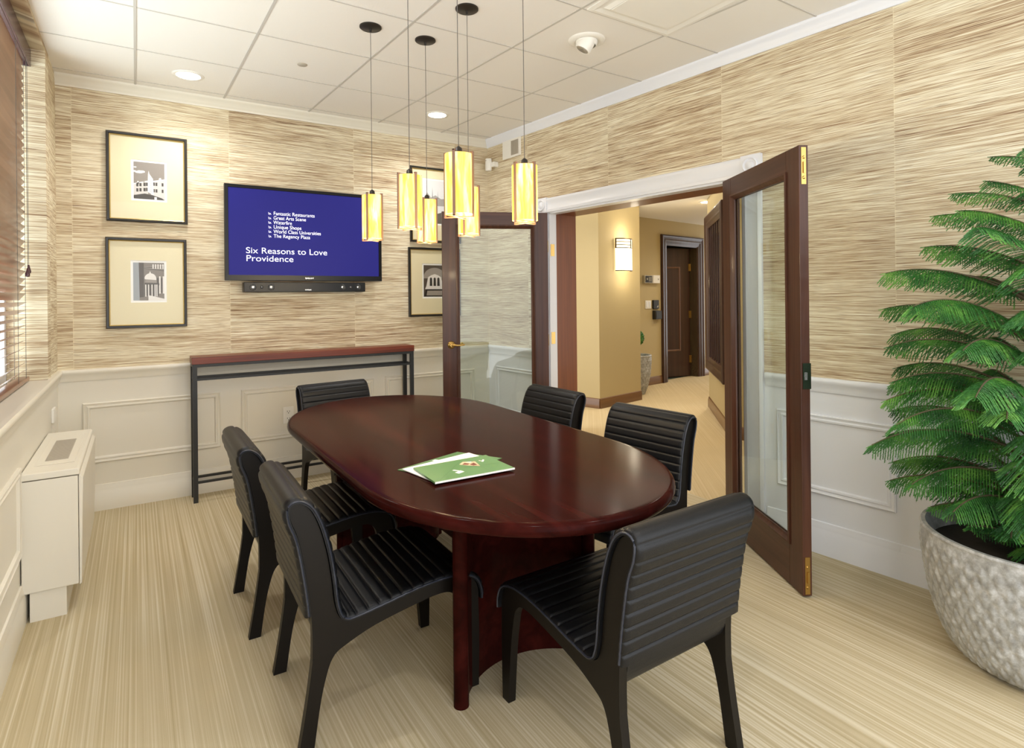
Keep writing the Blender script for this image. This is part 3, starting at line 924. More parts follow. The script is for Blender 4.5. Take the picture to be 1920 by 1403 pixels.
# outlet on the back wall
t = empty('wall_outlet', (-1.765, 0, .48), 0, 'white double power outlet low on the wainscot under the console', 'outlet')
bm = bmesh.new(); box(bm, -.038, .038, -.006, 0, -.062, .062); bevel(finish('cover_plate', bm, M['plastic'], t), .002)
for z in (-.026, .026):
    bm = bmesh.new(); box(bm, -.017, .017, -.008, -.005, z - .018, z + .018)
    box(bm, -.009, -.006, -.0087, -.0079, z - .003, z + .008, 1); box(bm, .006, .009, -.0087, -.0079, z - .003, z + .008, 1); box(bm, -.003, .003, -.0087, -.0079, z - .013, z - .007, 1)
    finish('socket', bm, [M['plastic'], M['dark']], t)

# ------------------------------------------------------------------ fan coil unit under the window
t = empty('heating_unit', (LX, -1.0, 0), 0, 'cream painted metal heating and cooling unit standing under the window', 'heater')
HY0, HY1, HX = -.47, .45, .205
bm = bmesh.new(); prism(bm, [(.03, .0), (.155, 0), (.155, .125), (.03, .125)], HY0 + .01, HY1 - .01); finish('plinth', bm, M['white'], t)
bm = bmesh.new(); prism(bm, [(.004, .125), (HX - .006, .125), (HX - .006, .598), (.004, .598)], HY0, HY1); bevel(finish('cabinet', bm, M['white'], t), .004)
bm = bmesh.new(); prism(bm, [(HX - .004, .12), (HX + .004, .125), (HX + .012, .585), (HX, .60), (HX - .004, .60)], HY0 + .002, HY1 - .002); bevel(finish('front_panel', bm, M['white'], t), .003)
bm = bmesh.new(); prism(bm, [(0.004, .602), (HX, .602), (HX, .622), (HX - .008, .630), (.004, .630)], HY0 - .003, HY1 + .003); tp_ = bevel(finish('top_cover', bm, M['white'], t), .003)
bm = bmesh.new(); box(bm, .035, .178, HY0 + .13, HY1 - .12, .6305, .633); bevel(finish('access_door', bm, M['white'], tp_), .001)
bm = bmesh.new(); box(bm, .065, .15, HY0 + .20, HY1 - .26, .6332, .6345)
for k in range(30):
    y = HY0 + .207 + k * .0150; box(bm, .068, .147, y, y + .006, .634, .637)
finish('air_grille', bm, M['grey'], tp_)

# small cover plate on the left wall
t = empty('cover_plate', (LX, -.30, .69), 0, 'small white cover plate with a cable duct low on the left wall', 'cover plate')
bm = bmesh.new(); box(bm, 0, .012, -.055, .055, -.04, .04); bevel(finish('plate', bm, M['plastic'], t), .003)
bm = bmesh.new(); box(bm, 0, .010, -.018, .018, -.69 + .17, -.041); finish('cable_duct', bm, M['white'], t)

# ------------------------------------------------------------------ meeting table
TCX, TCY = -1.552, -2.238
t = empty('meeting_table', (TCX, TCY, 0), 0, 'large oval glossy dark mahogany meeting table in the middle of the room', 'table')
A_, Bq, HS = .560, .68, .512


def oval(off, n=44):
    pts = []
    a, b = A_ + off, Bq + off
    for k in range(n + 1):
        q = pi * k / n; pts.append((a * cos(q), HS + b * sin(q)))
    for k in range(n + 1):
        q = pi + pi * k / n; pts.append((a * cos(q), -HS + b * sin(q)))
    return pts


bm = bmesh.new(); loops = []
zt, th = .74, .042
for o_, z in [(-.10, zt - th), (-.02, zt - th)] + [(-.018 + .018 * cos(q), zt - th / 2 + th / 2 * sin(q)) for q in [-pi / 2 + pi * k / 10 for k in range(11)]] + [(-.03, zt), (-.3, zt)]:
    loops.append([(x, y, z) for x, y in oval(o_)])
loft(bm, loops, True, True, True); finish('tabletop', bm, M['table'], t, 35)


def pedestal(sy):
    """curved panel, concave toward its own end of the table"""
    n = 24; hw_ = .275; sag = .15
    R_ = (hw_ * hw_ + sag * sag) / (2 * sag); yc = sy * .672
    pts = []
    for k in range(n + 1):
        x = -hw_ + 2 * hw_ * k / n
        pts.append((x, yc - sy * (sqrt(R_ * R_ - x * x) - (R_ - sag))))
    bm = bmesh.new()
    loops = []
    for z in (0, .698):
        out = []
        for i, (x, y) in enumerate(pts):
            a = pts[max(i - 1, 0)]; b = pts[min(i + 1, n)]
            dx, dy = b[0] - a[0], b[1] - a[1]; q = math.hypot(dx, dy); out.append((x - dy / q * .016, y + dx / q * .016, z))
        for i in range(n, -1, -1):
            x, y = pts[i]; a = pts[max(i - 1, 0)]; b = pts[min(i + 1, n)]
            dx, dy = b[0] - a[0], b[1] - a[1]; q = math.hypot(dx, dy); out.append((x + dy / q * .016, y - dx / q * .016, z))
        loops.append(out)
    loft(bm, loops, True, True, True)
    p_ = finish('pedestal', bm, M['table'], t, 40)
    for e in (0, n):
        bm = bmesh.new(); lathe(bm, [(.026, 0), (.026, .698)], pts[e][0], pts[e][1], 0, 20)
        finish('edge_post', bm, M['table'], p_, 60)


pedestal(-1); pedestal(1)
bm = bmesh.new(); box(bm, -.014, .014, -.50, .50, .30, .698); finish('spine_panel', bm, M['table'], t)

# brochures on the table
def card(name, P, label, cat, mats, z, thick, marks=None, group=None):
    """P: four corners (world xy) in order; builds thin card"""
    cx = sum(p[0] for p in P) / 4; cy = sum(p[1] for p in P) / 4
    t_ = empty(name, (cx, cy, z), 0, label, cat, group)
    bm = bmesh.new(); vs = []
    loft(bm, [[(x - cx, y - cy, zz) for x, y in P] for zz in (0, thick)], True, True, True)
    bmesh.ops.recalc_face_normals(bm, faces=bm.faces)
    finish('cover', bm, mats, t_)
    if marks:
        u = lambda a, b: tuple((P[0][i] * (1 - a) + P[1][i] * a) * (1 - b) + (P[3][i] * (1 - a) + P[2][i] * a) * b for i in (0, 1))
        for nm, polys, mat in marks:
            bm = bmesh.new()
            for k, (pl, mi) in enumerate(polys):
                f = bm.faces.new([bm.verts.new((u(a, b)[0] - cx, u(a, b)[1] - cy, thick + .0003 + .0001 * k)) for a, b in pl]); f.material_index = mi
                f.normal_update()
                if f.normal.z < 0: f.normal_flip()
            finish(nm, bm, mat, t_)
    return t_


zt0 = .7402
card('folder', [(-1.943, -2.656), (-1.654, -2.562), (-1.555, -2.74), (-1.845, -2.832)], 'green folder lying bottommost under white papers on the table', 'folder', M['green_d'], zt0, .002, [('folder_emblem', [([(.5, .06), (.56, .06), (.56, .14), (.5, .12)], 0)], M['paper_w'])])
card('paper_sheets', [(-1.930, -2.668), (-1.628, -2.610), (-1.60, -2.80), (-1.898, -2.855)], 'white paper sheets sticking out from under the green brochure', 'papers', M['paper_w'], zt0 + .0024, .003)
bm = bmesh.new(); lathe(bm, [(0, 0), (.055, 0), (.055, .001), (0, .001)], -1.648, -2.800, zt0 + .0056, 40)
tag(finish('disc', bm, M['paper_w'], smooth=40), 'white disc peeking out from under the green brochure at its right corner', 'disc')
star = [([(.515, .30), (.60, .18), (.74, .28), (.70, .60), (.60, .46)], 0), ([(.54, .34), (.60, .26), (.64, .36), (.60, .40)], 1), ([(.62, .40), (.70, .34), (.69, .50), (.64, .50)], 1), ([(.62, .22), (.70, .26), (.67, .30)], 2)]
bro = card('brochure', [(-1.901, -2.700), (-1.603, -2.700), (-1.604, -2.903), (-1.907, -2.892)], 'green brochure with a small photo print, lying topmost on the table', 'brochure', M['green'], zt0 + .0067, .006,
     [('printed_photo', star, [M['beige'], M['redbrown'], M['paper_w']]),
      ('printed_emblem', [([(.34, .56), (.37, .54), (.41, .64), (.39, .66)], 0), ([(.33, .70), (.42, .64), (.44, .74), (.35, .80)], 0)], M['paper_w']),
      ('printed_emblem', [([(.80, .26), (.84, .34), (.83, .36), (.79, .28)], 0), ([(.80, .36), (.86, .24), (.87, .28), (.82, .38)], 0)], M['paper_w']),
      ('crease_lines', [([(.695, .0), (.70, .0), (.70, 1), (.695, 1)], 0), ([(.05, .98), (.055, .99), (.60, .11), (.595, .10)], 0), ([(.52, .5), (.52, .51), (.99, .62), (.99, .61)], 0)], M['green_d'])])
bm = bmesh.new()
Pq = [(-1.9075, -2.8935), (-1.6035, -2.9045)]
for (xa, ya), (xb, yb) in ((Pq[0], Pq[1]),):
    box(bm, 0, math.hypot(xb - xa, yb - ya), -.0012, 0, 0, .0062, 0, Matrix.Translation((xa - bro.location.x, ya - bro.location.y, 0)) @ Matrix.Rotation(atan2(yb - ya, xb - xa), 4, 'Z'))
finish('page_edge', bm, M['paper_w'], bro)

# ------------------------------------------------------------------ dining chairs
INNER = catmull([(.085, .268), (.112, .284), (.211, .320), (.366, .350), (.44, .358), (.478, .350), (.500, .325), (.508, .30)], 4)
OUTER = catmull([(.582, .30), (.581, .336), (.565, .372), (.530, .392), (.47, .402), (.366, .396), (.212, .370), (.150, .361), (.122, .361), (.100, .376), (.088, .405), (.081, .44), (.076, .49), (.063, .579), (.041, .665), (.017, .72), (-.008, .745), (-.030, .750), (-.044, .738), (-.040, .70), (-.019, .640), (.001, .527), (.014, .42), (.018, .34), (.017, .268)], 4)


def make_chair():
    t = empty('dining_chair', (0, 0, 0), 0)
    hwd = .232; tk = .028
    for sy in (1, -1):
        a, b = (hwd - tk, hwd) if sy > 0 else (-hwd, -hwd + tk)
        bm = bmesh.new(); prism(bm, INNER + OUTER[:-1] + [(.017, .268)], a, b); finish('side_frame', bm, M['espresso'], t)
        bm = bmesh.new(); prism(bm, catmull([(.018, .2685), (.003, .158), (-.024, 0)], 4) + catmull([(.020, 0), (.042, .143), (.066, .235), (.085, .2685)], 4), a, b)
        finish('leg', bm, M['espresso'], t)
        bm = bmesh.new(); prism(bm, catmull([(.508, .3005), (.527, .195), (.545, 0)], 4) + catmull([(.581, 0), (.584, .18), (.582, .3005)], 4), a, b)
        finish('leg', bm, M['espresso'], t)
    # upholstery: path over the frame outline
    full, Lr = resample(OUTER[1:-6], .0025)
    # drop the tail below the seat on the rear side
    full = [p for i, p in enumerate(full)]
    zcut = next(i for i in range(len(full) - 1, 0, -1) if full[i][1] > .405)
    full = full[:zcut]
    tr_ = min(range(len(full)), key=lambda i: abs(full[i][0] - .104) + (0 if full[i][1] < .41 else 9))
    n = len(full)
    nrm = []
    for i in range(n):
        a = full[max(i - 4, 0)]; b = full[min(i + 4, n - 1)]
        dx, dz = b[0] - a[0], b[1] - a[1]; q = math.hypot(dx, dz); nrm.append((dz / q, -dx / q))
    HWL = .243
    vs = [(-1, .002), (-1.0, .008), (-.99, .013), (-.965, .0155), (-.9, .0165), (-.5, .017), (0, .017), (.5, .017), (.9, .0165), (.965, .0155), (.99, .013), (1.0, .008), (1, .002)]

    def upho(name, i0, i1):
        bm = bmesh.new(); loops = []
        for i in range(i0, i1):
            s = i * Lr / (len(full)) if False else i * .0025
            ph = (s / .038) % 1.0
            puff = .0056 * (1 - abs(2 * ph - 1) ** 5) - .001
            x, z = full[i]; nx, nz_ = nrm[i]
            # sides: outline winding puts the outside at +normal
            ring = []
            for v, o_ in vs:
                oo = o_ + (puff if abs(v) < .97 else puff * .5 if abs(v) < .995 else 0)
                ring.append((x + nx * SGN * oo, v * HWL, z + nz_ * SGN * oo))
            loops.append(ring)
        loft(bm, loops, True, True, True)
        for sgn in (-1, 1):
            tube(bm, [(full[i][0] + nrm[i][0] * SGN * .009, sgn * HWL, full[i][1] + nrm[i][1] * SGN * .009) for i in range(i0, i1, 3)], .0035, 6, 1)
        return finish(name, bm, [M['leather'], M['piping']], t, 60)
    # find sign: at seat (middle) outside is up
    k = min(range(n), key=lambda i: abs(full[i][0] - .366) + (0 if full[i][1] < .42 else 9))
    SGN = 1 if nrm[k][1] > 0 else -1
    upho('seat', 0, tr_ + 1); upho('backrest', tr_, n)
    bm = bmesh.new()
    up_ = catmull([(.010, .43), (.020, .36), (.045, .325), (.10, .322), (.22, .345), (.40, .372), (.53, .368)], 5)
    loft(bm, [[(x, -hwd + tk, z), (x, hwd - tk, z), (x, hwd - tk, z + .012), (x, -hwd + tk, z + .012)] for x, z in up_], True, True, True)
    finish('seat_underside', bm, M['leather'], t)
    return t


chair0 = make_chair()
first = True


def put_chair(x, y, deg, label):
    global first
    if first: r = chair0; first = False
    else:
        r = chair0.copy(); COL.objects.link(r)
        for ch in list(chair0.children):
            c = ch.copy(); COL.objects.link(c); c.parent = r
    r.location = (x, y, 0); r.rotation_euler = (0, 0, radians(deg))
    tag(r, label, 'chair', 'black channel-tufted leather chairs around the table')
    return r


put_chair(-2.302, -2.605, -1.3, 'black leather chair at the near left side, its whole ribbed seat showing')
put_chair(-2.336, -1.880, 0, 'black leather chair on the left side behind the nearest left chair')
put_chair(-1.450, -3.530, 91, 'black leather chair at the near end of the table, seen from behind')
put_chair(-.495, -1.642, 183.6, 'black leather chair on the far right side, before the french door with lever')
put_chair(-.495, -2.474, 187.7, 'black leather chair on the right side beside the open doorway')
put_chair(-1.569, -.527, -83.5, 'black leather chair at the far end in front of the console table')

# ------------------------------------------------------------------ potted norfolk pine
PX, PY = .002, -3.884
t = empty('potted_pine', (PX, PY, 0), 0, 'tall green norfolk pine in a large textured grey pot by the right wall', 'potted plant')


def scale_pot(bm, prof, rows, cols, amp, n_mi=0):
    """bowl with overlapping drop-shaped scales pressed out of it"""
    nseg = cols * 8; P_, L_ = resample(prof, .006)
    loops = []
    for i, (r, z) in enumerate(P_):
        v = i / (len(P_) - 1) * rows
        ring = []
        for k in range(nseg):
            a = 2 * pi * k / nseg; u = a / (2 * pi) * cols
            best = 0
            for rr in (int(v) - 1, int(v), int(v) + 1):
                sh = .5 if rr % 2 else 0
                fu = ((u + sh) % 1) - .5; fv = (v - rr - .5)
                d = abs(fu) * 1.75 + abs(fv) * (.95 if fv > 0 else .70)
                best = max(best, 1 - d)
            e = amp * max(0, best) ** .62
            fade = min(1, (1 - i / (len(P_) - 1)) * 9)
            ring.append(((r + e * fade) * cos(a), (r + e * fade) * sin(a), z))
        loops.append(ring)
    loft(bm, loops, True, True, False, n_mi)
    return nseg


bm = bmesh.new()
prof = catmull([(.18, 0), (.232, .03), (.275, .10), (.306, .20), (.324, .30), (.335, .39), (.341, .46)], 6)
ns = scale_pot(bm, prof, 13, 46, .012)
lathe(bm, [(.341, .46), (.345, .468), (.341, .476), (.327, .476), (.321, .465), (.310, .40)], n=ns)
bmesh.ops.remove_doubles(bm, verts=bm.verts, dist=.0004)
finish('pot', bm, M['pot'], t, 45)
bm = bmesh.new(); lathe(bm, [(0, .40), (.15, .41), (.312, .40)], n=40); finish('soil', bm, M['soil'], t, 60)
bm = bmesh.new(); tube(bm, catmull([(0, 0, .38), (.01, .005, .8), (.005, 0, 1.2), (.05, -.035, 1.6), (.10, -.07, 1.88)], 5), [.017 - .0006 * i for i in range(21)], 10)
finish('trunk', bm, M['bark'], t, 60)


def needles(bm, p, q, r0, r1, step, rnd):
    """feathery branchlet from p to q: slim core and short needles all round"""
    d = q - p; Ln = d.length; u, v = frame_of(d); dn = d.normalized()
    k = max(3, int(Ln / step)); a = rnd.random() * 6
    core = [p, p + d * .5, q]
    c = [[pt + (u * cos(x) + v * sin(x)) * (.0016) for x in (0, 2.1, 4.2)] for pt in core]
    loft(bm, c, True)
    for i in range(k):
        t_ = (i + .5) / k; a += 2.4
        c0 = p + d * t_; rad = r0 + (r1 - r0) * t_
        o = (u * cos(a) + v * sin(a)); s_ = (v * cos(a) - u * sin(a)) * .0014
        tip = c0 + o * rad + dn * rad * 1.1
        bm.faces.new([bm.verts.new(c0 + s_), bm.verts.new(c0 - s_), bm.verts.new(tip)])
        o2 = -o
        tip = c0 + o2 * rad + dn * rad * 1.1
        bm.faces.new([bm.verts.new(c0 + s_), bm.verts.new(c0 - s_), bm.verts.new(tip)])


def branch(az, z0, Lb, rise, droop, rnd, bmw, bmf):
    ax = Vector((cos(az), sin(az), 0)); side = Vector((-sin(az), cos(az), 0))
    pts = []
    N = 22
    for i in range(N + 1):
        s = i / N
        pts.append(Vector((.10, -.07, 0)) * max(0, (z0 - 1.2) / .68) + Vector((0, 0, z0)) + ax * Lb * s + Vector((0, 0, rise * s * Lb - droop * Lb * s ** 2.2)) + side * .02 * sin(s * 3 + az))
    tube(bmw, pts, [.0065 * (1 - .7 * i / N) for i in range(N + 1)], 6)
    nb = int(Lb / .0115)
    for i in range(nb):
        s = .16 + .84 * i / nb
        k = min(int(s * N), N - 1); p = pts[k].lerp(pts[k + 1], s * N - k)
        fwd = (pts[k + 1] - pts[k]).normalized()
        ln = Lb * .24 * sin(min(1, (1.02 - s) * 2.1 + .16) * pi / 2) * (.85 + rnd.random() * .3)
        ln = min(ln, .115)
        for sg in (-1, 1):
            dr = fwd * .62 + side * sg * .80 + Vector((0, 0, -.42 - .2 * rnd.random()))
            dr.normalize()
            m1 = p + dr * ln * .5; q = p + dr * ln + Vector((0, 0, -ln * .22))
            needles(bmf, p, m1, .0065, .0075, .0046, rnd); needles(bmf, m1, q, .0075, .0045, .0046, rnd)
    needles(bmf, pts[-4], pts[-1] + (pts[-1] - pts[-2]) * .8, .008, .004, .004, rnd)


rnd = random.Random(11)
tiers = [(.50, .24, .45, .2), (.575, .33, .5, .40), (.64, .44, .55, .44), (.70, .49, .55, .52), (.79, .50, .6, .52), (.87, .50, .62, .50), (.95, .50, .62, .5), (1.03, .50, .62, .48), (1.14, .50, .65, .48), (1.25, .50, .68, .45), (1.37, .47, .68, .42), (1.49, .42, .68, .38), (1.60, .34, .65, .34), (1.72, .28, .65, .3), (1.84, .2, .7, .3)]
for ti, (z, Lb, rise, dr) in enumerate(tiers):
    nbr = 8 if ti < 12 else 6
    ph = rnd.random() * 2
    for k in range(nbr):
        az = ph + 2 * pi * k / nbr + rnd.uniform(-.15, .15)
        L_ = Lb * rnd.uniform(.85, 1.12)
        # room for the wall behind the plant
        wall_cos = cos(az) * cos(TA) + sin(az) * sin(TA)
        if wall_cos > .1: L_ = min(L_, (.29 - .12 * max(0, (z - 1.2) / .68)) / wall_cos)
        bw, bf = bmesh.new(), bmesh.new()
        branch(az, z - .06 + rnd.uniform(-.02, .02), L_, rise, dr, rnd, bw, bf)
        b_ = finish('branch', bw, M['bark'], t, 60)
        finish('foliage', bf, M['leaf'], b_)

# ------------------------------------------------------------------ hallway beyond the doorway
HZ = 2.52
bm = bmesh.new()
hp_ = [(.22, -5), (8.5, -5), (8.5, 6), (-.1, 6), (-.1, .12)]
f0 = wallpt(-.05, .125); f1 = wallpt(5.3, .125)
v = [bm.verts.new((x, y, -.0005)) for x, y in (f1, (8.5, -5), (8.5, 5), (f0[0], 5), f0)]
bm.faces.new(v); bmesh.ops.recalc_face_normals(bm, faces=bm.faces)
g = bmesh.ops.extrude_face_region(bm, geom=bm.faces[:])
for e in g['geom']:
    if isinstance(e, bmesh.types.BMVert): e.co.z = -.1
o = finish('hall_floor', bm, M['hallcarpet']); o['kind'] = 'structure'
bm = bmesh.new(); fx0 = wallpt(0, .13); fx1 = wallpt(5.3, .13)
v = [bm.verts.new((x, y, HZ)) for x, y in (fx1, (8.5, -5), (8.5, 5), (fx0[0], 5), fx0)]
bm.faces.new(v)
g = bmesh.ops.extrude_face_region(bm, geom=bm.faces[:])
for e in g['geom']:
    if isinstance(e, bmesh.types.BMVert): e.co.z = HZ + .06
bmesh.ops.recalc_face_normals(bm, faces=bm.faces)
o = finish('hall_ceiling', bm, M['ceil']); o['kind'] = 'structure'


def hwall(name, a, b, h=HZ, thick=.1, mat='hallwall', base=True, side=1):
    """wall from a to b, visible side on the right hand of a->b"""
    dx, dy = b[0] - a[0], b[1] - a[1]; L_ = math.hypot(dx, dy); an = atan2(dy, dx)
    mtx = Matrix.Translation((a[0], a[1], 0)) @ Matrix.Rotation(an, 4, 'Z')
    bm = bmesh.new(); box(bm, 0, L_, 0, thick, 0, h); o = finish(name, bm, M[mat], matrix=mtx); o['kind'] = 'structure'
    if base:
        bm = bmesh.new(); run(bm, 0, L_, [(0, 0), (-.016, 0), (-.016, .085), (-.010, .098), (-.010, .108), (-.004, .118), (0, .12)])
        o = finish('baseboard_hall', bm, M['hallbase'], matrix=mtx, smooth=40); o['kind'] = 'structure'
    return mtx


hwall('wall_hall', (1.70, 1.55), (1.952, .713)); MS = hwall('wall_hall', (1.952, .713), (2.79, .868)); hwall('wall_hall', (2.79, .868), (2.85, 1.60))
W3A, W3B = (2.95, 1.56), (5.9, 1.98)
hwall('wall_hall', (3.125, .058), (2.019, -1.075)); hwall('wall_hall', (6.5, .9), (3.125, .058)); hwall('wall_hall', (2.019, -1.075), (2.019, -2.2), base=True)
hwall('wall_hall', (2.1, -3.4), (.36, -3.2)); hwall('wall_hall', (-.1, 1.9), (1.9, 1.6), base=False)

# far hall wall with the doorway in it
dx, dy = W3B[0] - W3A[0], W3B[1] - W3A[1]
M3 = Matrix.Translation((W3A[0], W3A[1], 0)) @ Matrix.Rotation(atan2(dy, dx), 4, 'Z'); A3 = atan2(dy, dx)
E0, E1, EZ = 1.315, 2.16, 2.13
bm = bmesh.new()
box(bm, 0, E0, 0, .14, 0, HZ); box(bm, E1, 3.3, 0, .14, 0, HZ); box(bm, E0, E1, 0, .14, EZ, HZ)
o = finish('wall_hall', bm, M['hallwall'], matrix=M3); o['kind'] = 'structure'
bm = bmesh.new()
for a, b in ((0, E0 - .165), (E1 + .165, 3.2)):
    run(bm, a, b, [(0, 0), (-.016, 0), (-.016, .085), (-.010, .098), (-.010, .108), (-.004, .118), (0, .12)])
o = finish('baseboard_hall', bm, M['hallbase'], matrix=M3, smooth=40); o['kind'] = 'structure'
bm = bmesh.new()
loops = []
for o_, y in ((0, 0), (0, -.034), (.02, -.038), (.035, -.030), (.06, -.026), (.085, -.030), (.10, -.020), (.135, -.016), (.150, -.010), (.165, 0), (.165, .14)):
    loops.append([(E0 - .165 + o_, y, 0), (E0 - .165 + o_, y, EZ + .165 - o_), (E1 + .165 - o_, y, EZ + .165 - o_), (E1 + .165 - o_, y, 0)])
loft(bm, loops, False)
bmesh.ops.recalc_face_normals(bm, faces=bm.faces)
o = finish('door_3', bm, M['hdoor'], matrix=M3); o['kind'] = 'structure'
# the small room past it
bm = bmesh.new(); box(bm, E0 - .5, E1 + .9, .14, 1.6, -.012, .001); o = finish('floor_slate', bm, M['tile'], matrix=M3); o['kind'] = 'structure'
bm = bmesh.new(); box(bm, E0 - .5, E1 + .9, 1.6, 1.7, 0, HZ); box(bm, E1 + .9, E1 + 1.0, .14, 1.6, 0, HZ); box(bm, E0 - .6, E0 - .5, .14, 1.6, 0, HZ)
o = finish('wall_far_room', bm, M['hallwall'], matrix=M3); o['kind'] = 'structure'
hp3 = M3 @ Vector((E1 - .03, .12, 0))
t = empty('hall_door', (hp3.x, hp3.y, .01), A3 + pi - radians(16), 'dark brown panelled wooden door standing ajar at the far end of the hallway', 'door')
bm = bmesh.new(); box(bm, 0, .82, -.044, 0, 0, EZ - .02); bevel(finish('door_slab', bm, M['hdoor'], t), .002)
bm = bmesh.new(); rect_frame(bm, .20, .70, .42, EZ - .32, [(0, 0), (.004, .009), (.014, .011), (.024, .007), (.030, 0)]); finish('panel_moulding', bm, wood('walnut_light', (92, 60, 44), (106, 72, 54), (122, 84, 64), .3, .3), t)
for z in (.28, 1.02, 1.80):
    bm = bmesh.new(); box(bm, -.028, .024, .0, .008, z - .06, z + .06); tube(bm, [(-.004, .010, z - .06), (-.004, .010, z + .06)], .009, 8)
    finish('hinge', bm, M['brass'], t)

# hanging framed dark glass panel on the diagonal hall wall
a_, b_ = Vector((3.125, .058, 0)), Vector((2.019, -1.075, 0))
MD = Matrix.Translation(a_) @ Matrix.Rotation(atan2(b_.y - a_.y, b_.x - a_.x), 4, 'Z'); AD = atan2(b_.y - a_.y, b_.x - a_.x)
c_ = MD @ Vector((.80, 0, 1.38))
t = empty('framed_glass_panel', c_, AD, 'tall dark wood framed glass panel hanging on the hallway wall', 'framed panel')
bm = bmesh.new(); rect_frame(bm, -.66, .66, -.90, .90, [(0, 0), (0, -.050), (.02, -.060), (.05, -.054), (.07, -.046), (.10, -.050), (.13, -.036), (.15, -.030), (.155, -.010)]); finish('frame', bm, M['hdoor'], t, 30)
bm = bmesh.new(); box(bm, -.52, .52, -.014, -.002, -.76, .76)
finish('glass', bm, M['mirror'], t)
bm = bmesh.new()
for k in range(7): box(bm, -.505 + k * .16, -.475 + k * .16, -.022, -.014, -.75, .75)  # raised brown strips stand in for vertical reflections in the glass
finish('reflection_strips', bm, M['hdoor'], t)

# wall sconce
c_ = MS @ Vector((.468, 0, 1.66))
t = empty('wall_sconce', c_, atan2(.155, .838), 'glowing white wall sconce with bronze grille on the tan hallway column', 'wall lamp')
bm = bmesh.new(); hs = .155
arc = lambda r, n=16: [(r * sin(-pi / 2 + pi * k / n) * hs / .155, -.012 - r * .62 * cos(-pi / 2 + pi * k / n)) for k in range(n + 1)]
A = arc(.150)
loft(bm, [[(x, y, z) for x, y in A] for z in (.012, .285)], False); finish('glass_shade', bm, M['sconce'], t, 60)
bm = bmesh.new(); loft(bm, [[(x, y, z) for x, y in A] for z in (.285, .40)], False); finish('upper_glass', bm, plain('sconce_upper_glow', (250, 240, 210), .5, emit=(255, 244, 214), es=.55), t, 60)
bm = bmesh.new()
G_ = arc(.155, 16)
def band(z0, z1, i0=0, i1=16):
    loft(bm, [[(x, y, z) for x, y in G_[i0:i1 + 1]] for z in (z0, z1)], False)
band(.395, .408); band(.283, .292); band(0, .012); band(.360, .367, 0, 9); band(.322, .329, 0, 9)
for i in (0, 9, 15): band(.283, .40, i, i + 1)
finish('metal_grille', bm, M['sgrille'], t)
bm = bmesh.new()
cxg = 12.4
loops = []
for rr in (.018, .044):
    ring = []
    for k in range(20):
        q = 2 * pi * k / 20; s_ = (12.4 + rr / .155 * 5.4 * cos(q) * 1.0); s_ = max(10, min(15, s_))
        i = int(s_); f_ = s_ - i; x = G_[i][0] * (1 - f_) + G_[i + 1][0] * f_; y = G_[i][1] * (1 - f_) + G_[i + 1][1] * f_
        ring.append((x, y - .001, .342 + rr * 1.1 * sin(q)))
    loops.append(ring)
loft(bm, loops, True, True)
finish('grille_medallion', bm, M['sgrille'], t)
bm = bmesh.new(); box(bm, -.12, .12, -.014, 0, .02, .39); finish('back_plate', bm, M['sgrille'], t)
l = bpy.data.lights.new('sconce_bulb', 'POINT'); l.energy = 2; l.color = (1, .88, .66); l.shadow_soft_size = .05
o = bpy.data.objects.new('sconce_bulb', l); o.location = MS @ Vector((.468, -.16, 2.12)); COL.objects.link(o)
o = bpy.data.objects.new('sconce_bulb', l); o.location = MS @ Vector((.468, -.20, 1.60)); COL.objects.link(o)


def on3(s, z, name, label, cat):
    c = M3 @ Vector((s, 0, z)); return empty(name, c, A3, label, cat)


t = on3(.76, 1.595, 'fire_strobe', 'silver and dark fire alarm strobe on the hallway wall, left of the white box', 'alarm')
bm = bmesh.new(); box(bm, -.085, .105, -.05, 0, -.058, .058); bevel(finish('housing', bm, M['silver'], t), .004)
bm = bmesh.new(); box(bm, -.06, .095, -.053, -.05, -.048, .048); q = finish('strobe_window', bm, M['dark'], t)
bm = bmesh.new()
for k in range(5): box(bm, .01 + k * .015, .017 + k * .015, -.056, -.053, -.035, .035)
box(bm, -.045, -.015, -.058, -.053, -.012, .018); finish('strobe_ribs', bm, M['silver'], q)
t = on3(.975, 1.597, 'alarm_sounder', 'white square alarm box on the hallway wall beside the dark door frame', 'alarm')
bm = bmesh.new(); box(bm, -.085, .085, -.05, 0, -.060, .060); bevel(finish('housing', bm, M['plastic'], t), .004)
bm = bmesh.new(); box(bm, .03, .055, -.053, -.05, -.012, .012); finish('indicator', bm, M['grey'], t)
t = on3(.815, 1.215, 'light_switch', 'white double rocker light switch on the hallway wall', 'switch')
bm = bmesh.new(); box(bm, -.072, .072, -.01, 0, -.062, .062); bevel(finish('switch_plate', bm, M['plastic'], t), .003)
for x in (-.034, .034):
    bm = bmesh.new(); box(bm, x - .02, x + .02, -.016, -.009, -.04, .04); bevel(finish('rocker', bm, M['white2'], t), .002)
t = on3(.99, 1.215, 'card_reader', 'black card reader on the hallway wall right of the light switch', 'card reader')
bm = bmesh.new(); box(bm, -.07, .07, -.03, 0, -.066, .066); bevel(finish('housing', bm, M['dark'], t), .006)
bm = bmesh.new(); box(bm, .01, .045, -.0315, -.0295, -.045, -.03); box(bm, .03, .045, -.0315, -.0295, -.03, -.015); finish('printed_mark', bm, M['silver'], t)
t = on3(1.005, 1.055, 'intercom_box', 'plain black box on the hallway wall below the card reader', 'intercom')
bm = bmesh.new(); box(bm, -.08, .08, -.06, 0, -.066, .066); bevel(finish('housing', bm, M['dark'], t), .006)
bm = bmesh.new(); box(bm, -.06, .06, -.063, -.059, -.045, .045); finish('cover', bm, M['black'], t)

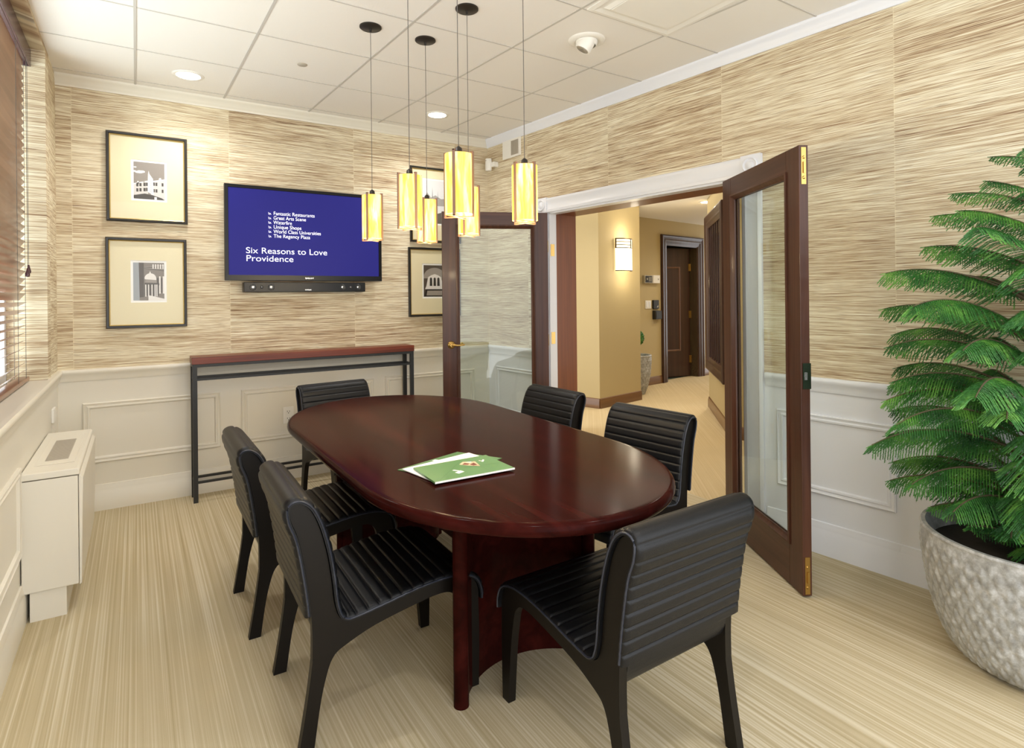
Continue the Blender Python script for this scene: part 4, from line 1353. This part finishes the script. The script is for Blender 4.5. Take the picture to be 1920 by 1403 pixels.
# topiary in a woven pot, half hidden behind the column
t = empty('potted_topiary', (3.076, 1.24, 0), 0, 'small ball topiary in a tall grey textured pot behind the tan column', 'potted plant')
bm = bmesh.new(); prof = catmull([(.105, 0), (.15, .12), (.185, .28), (.195, .42), (.205, .52)], 6)
ns = scale_pot(bm, prof, 15, 26, .012)
lathe(bm, [(.205, .52), (.212, .53), (.205, .54), (.192, .535), (.18, .48)], n=ns); finish('pot', bm, M['pot'], t, 45)
bm = bmesh.new(); lathe(bm, [(0, .48), (.182, .48)], n=30); finish('soil', bm, M['leaf'], t)
bm = bmesh.new(); tube(bm, [(0, 0, .48), (.0, 0, .70)], .012, 8); finish('stem', bm, M['bark'], t)
bm = bmesh.new(); rr = random.Random(3)
bmesh.ops.create_icosphere(bm, subdivisions=3, radius=.1, matrix=Matrix.Translation((0, 0, .77)))
for v_ in bm.verts: v_.co += (v_.co - Vector((0, 0, .77))) * rr.uniform(-.08, .1)
for k in range(900):
    d = Vector((rr.gauss(0, 1), rr.gauss(0, 1), rr.gauss(0, 1))).normalized(); p = Vector((0, 0, .77)) + d * rr.uniform(.094, .112)
    u_, v_ = frame_of(d); e = (u_ * rr.uniform(-1, 1) + v_ * rr.uniform(-1, 1)).normalized() * .014; g_ = d.cross(e).normalized() * .008
    bm.faces.new([bm.verts.new(p - e), bm.verts.new(p + g_), bm.verts.new(p + e + d * .01), bm.verts.new(p - g_)])
finish('foliage', bm, M['leaf'], t)

# hall downlights
for (x, y), lb in (((3.30, .20), 'round recessed downlight in the hallway ceiling seen through the doorway'),):
    t = empty('hall_downlight', (x, y, HZ), 0, lb, 'ceiling light')
    bm = bmesh.new(); lathe(bm, [(.075, -.001), (.078, -.008), (.10, -.006), (.104, 0)], n=32); finish('trim_ring', bm, M['plastic'], t, 60)
    bm = bmesh.new(); lathe(bm, [(0, -.003), (.076, -.003)], n=32); finish('lamp_lens', bm, M['lamp'], t)
for x, y, pw in ((3.30, .20, 28), (4.6, .9, 24), (1.45, -.1, 26), (1.35, -1.6, 26), (1.2, .9, 9), (5.8, 1.3, 16)):
    spot('hall_downlight_beam', (x, y, HZ - .03), pw, 150, 1.0, (1, .9, .76))
area('hall_area', (2.4, .0, HZ - .02), (0, 0, 0), 1.6, 2.6, 8, (1, .9, .72))  # broad area light just below the hall ceiling, without a fixture
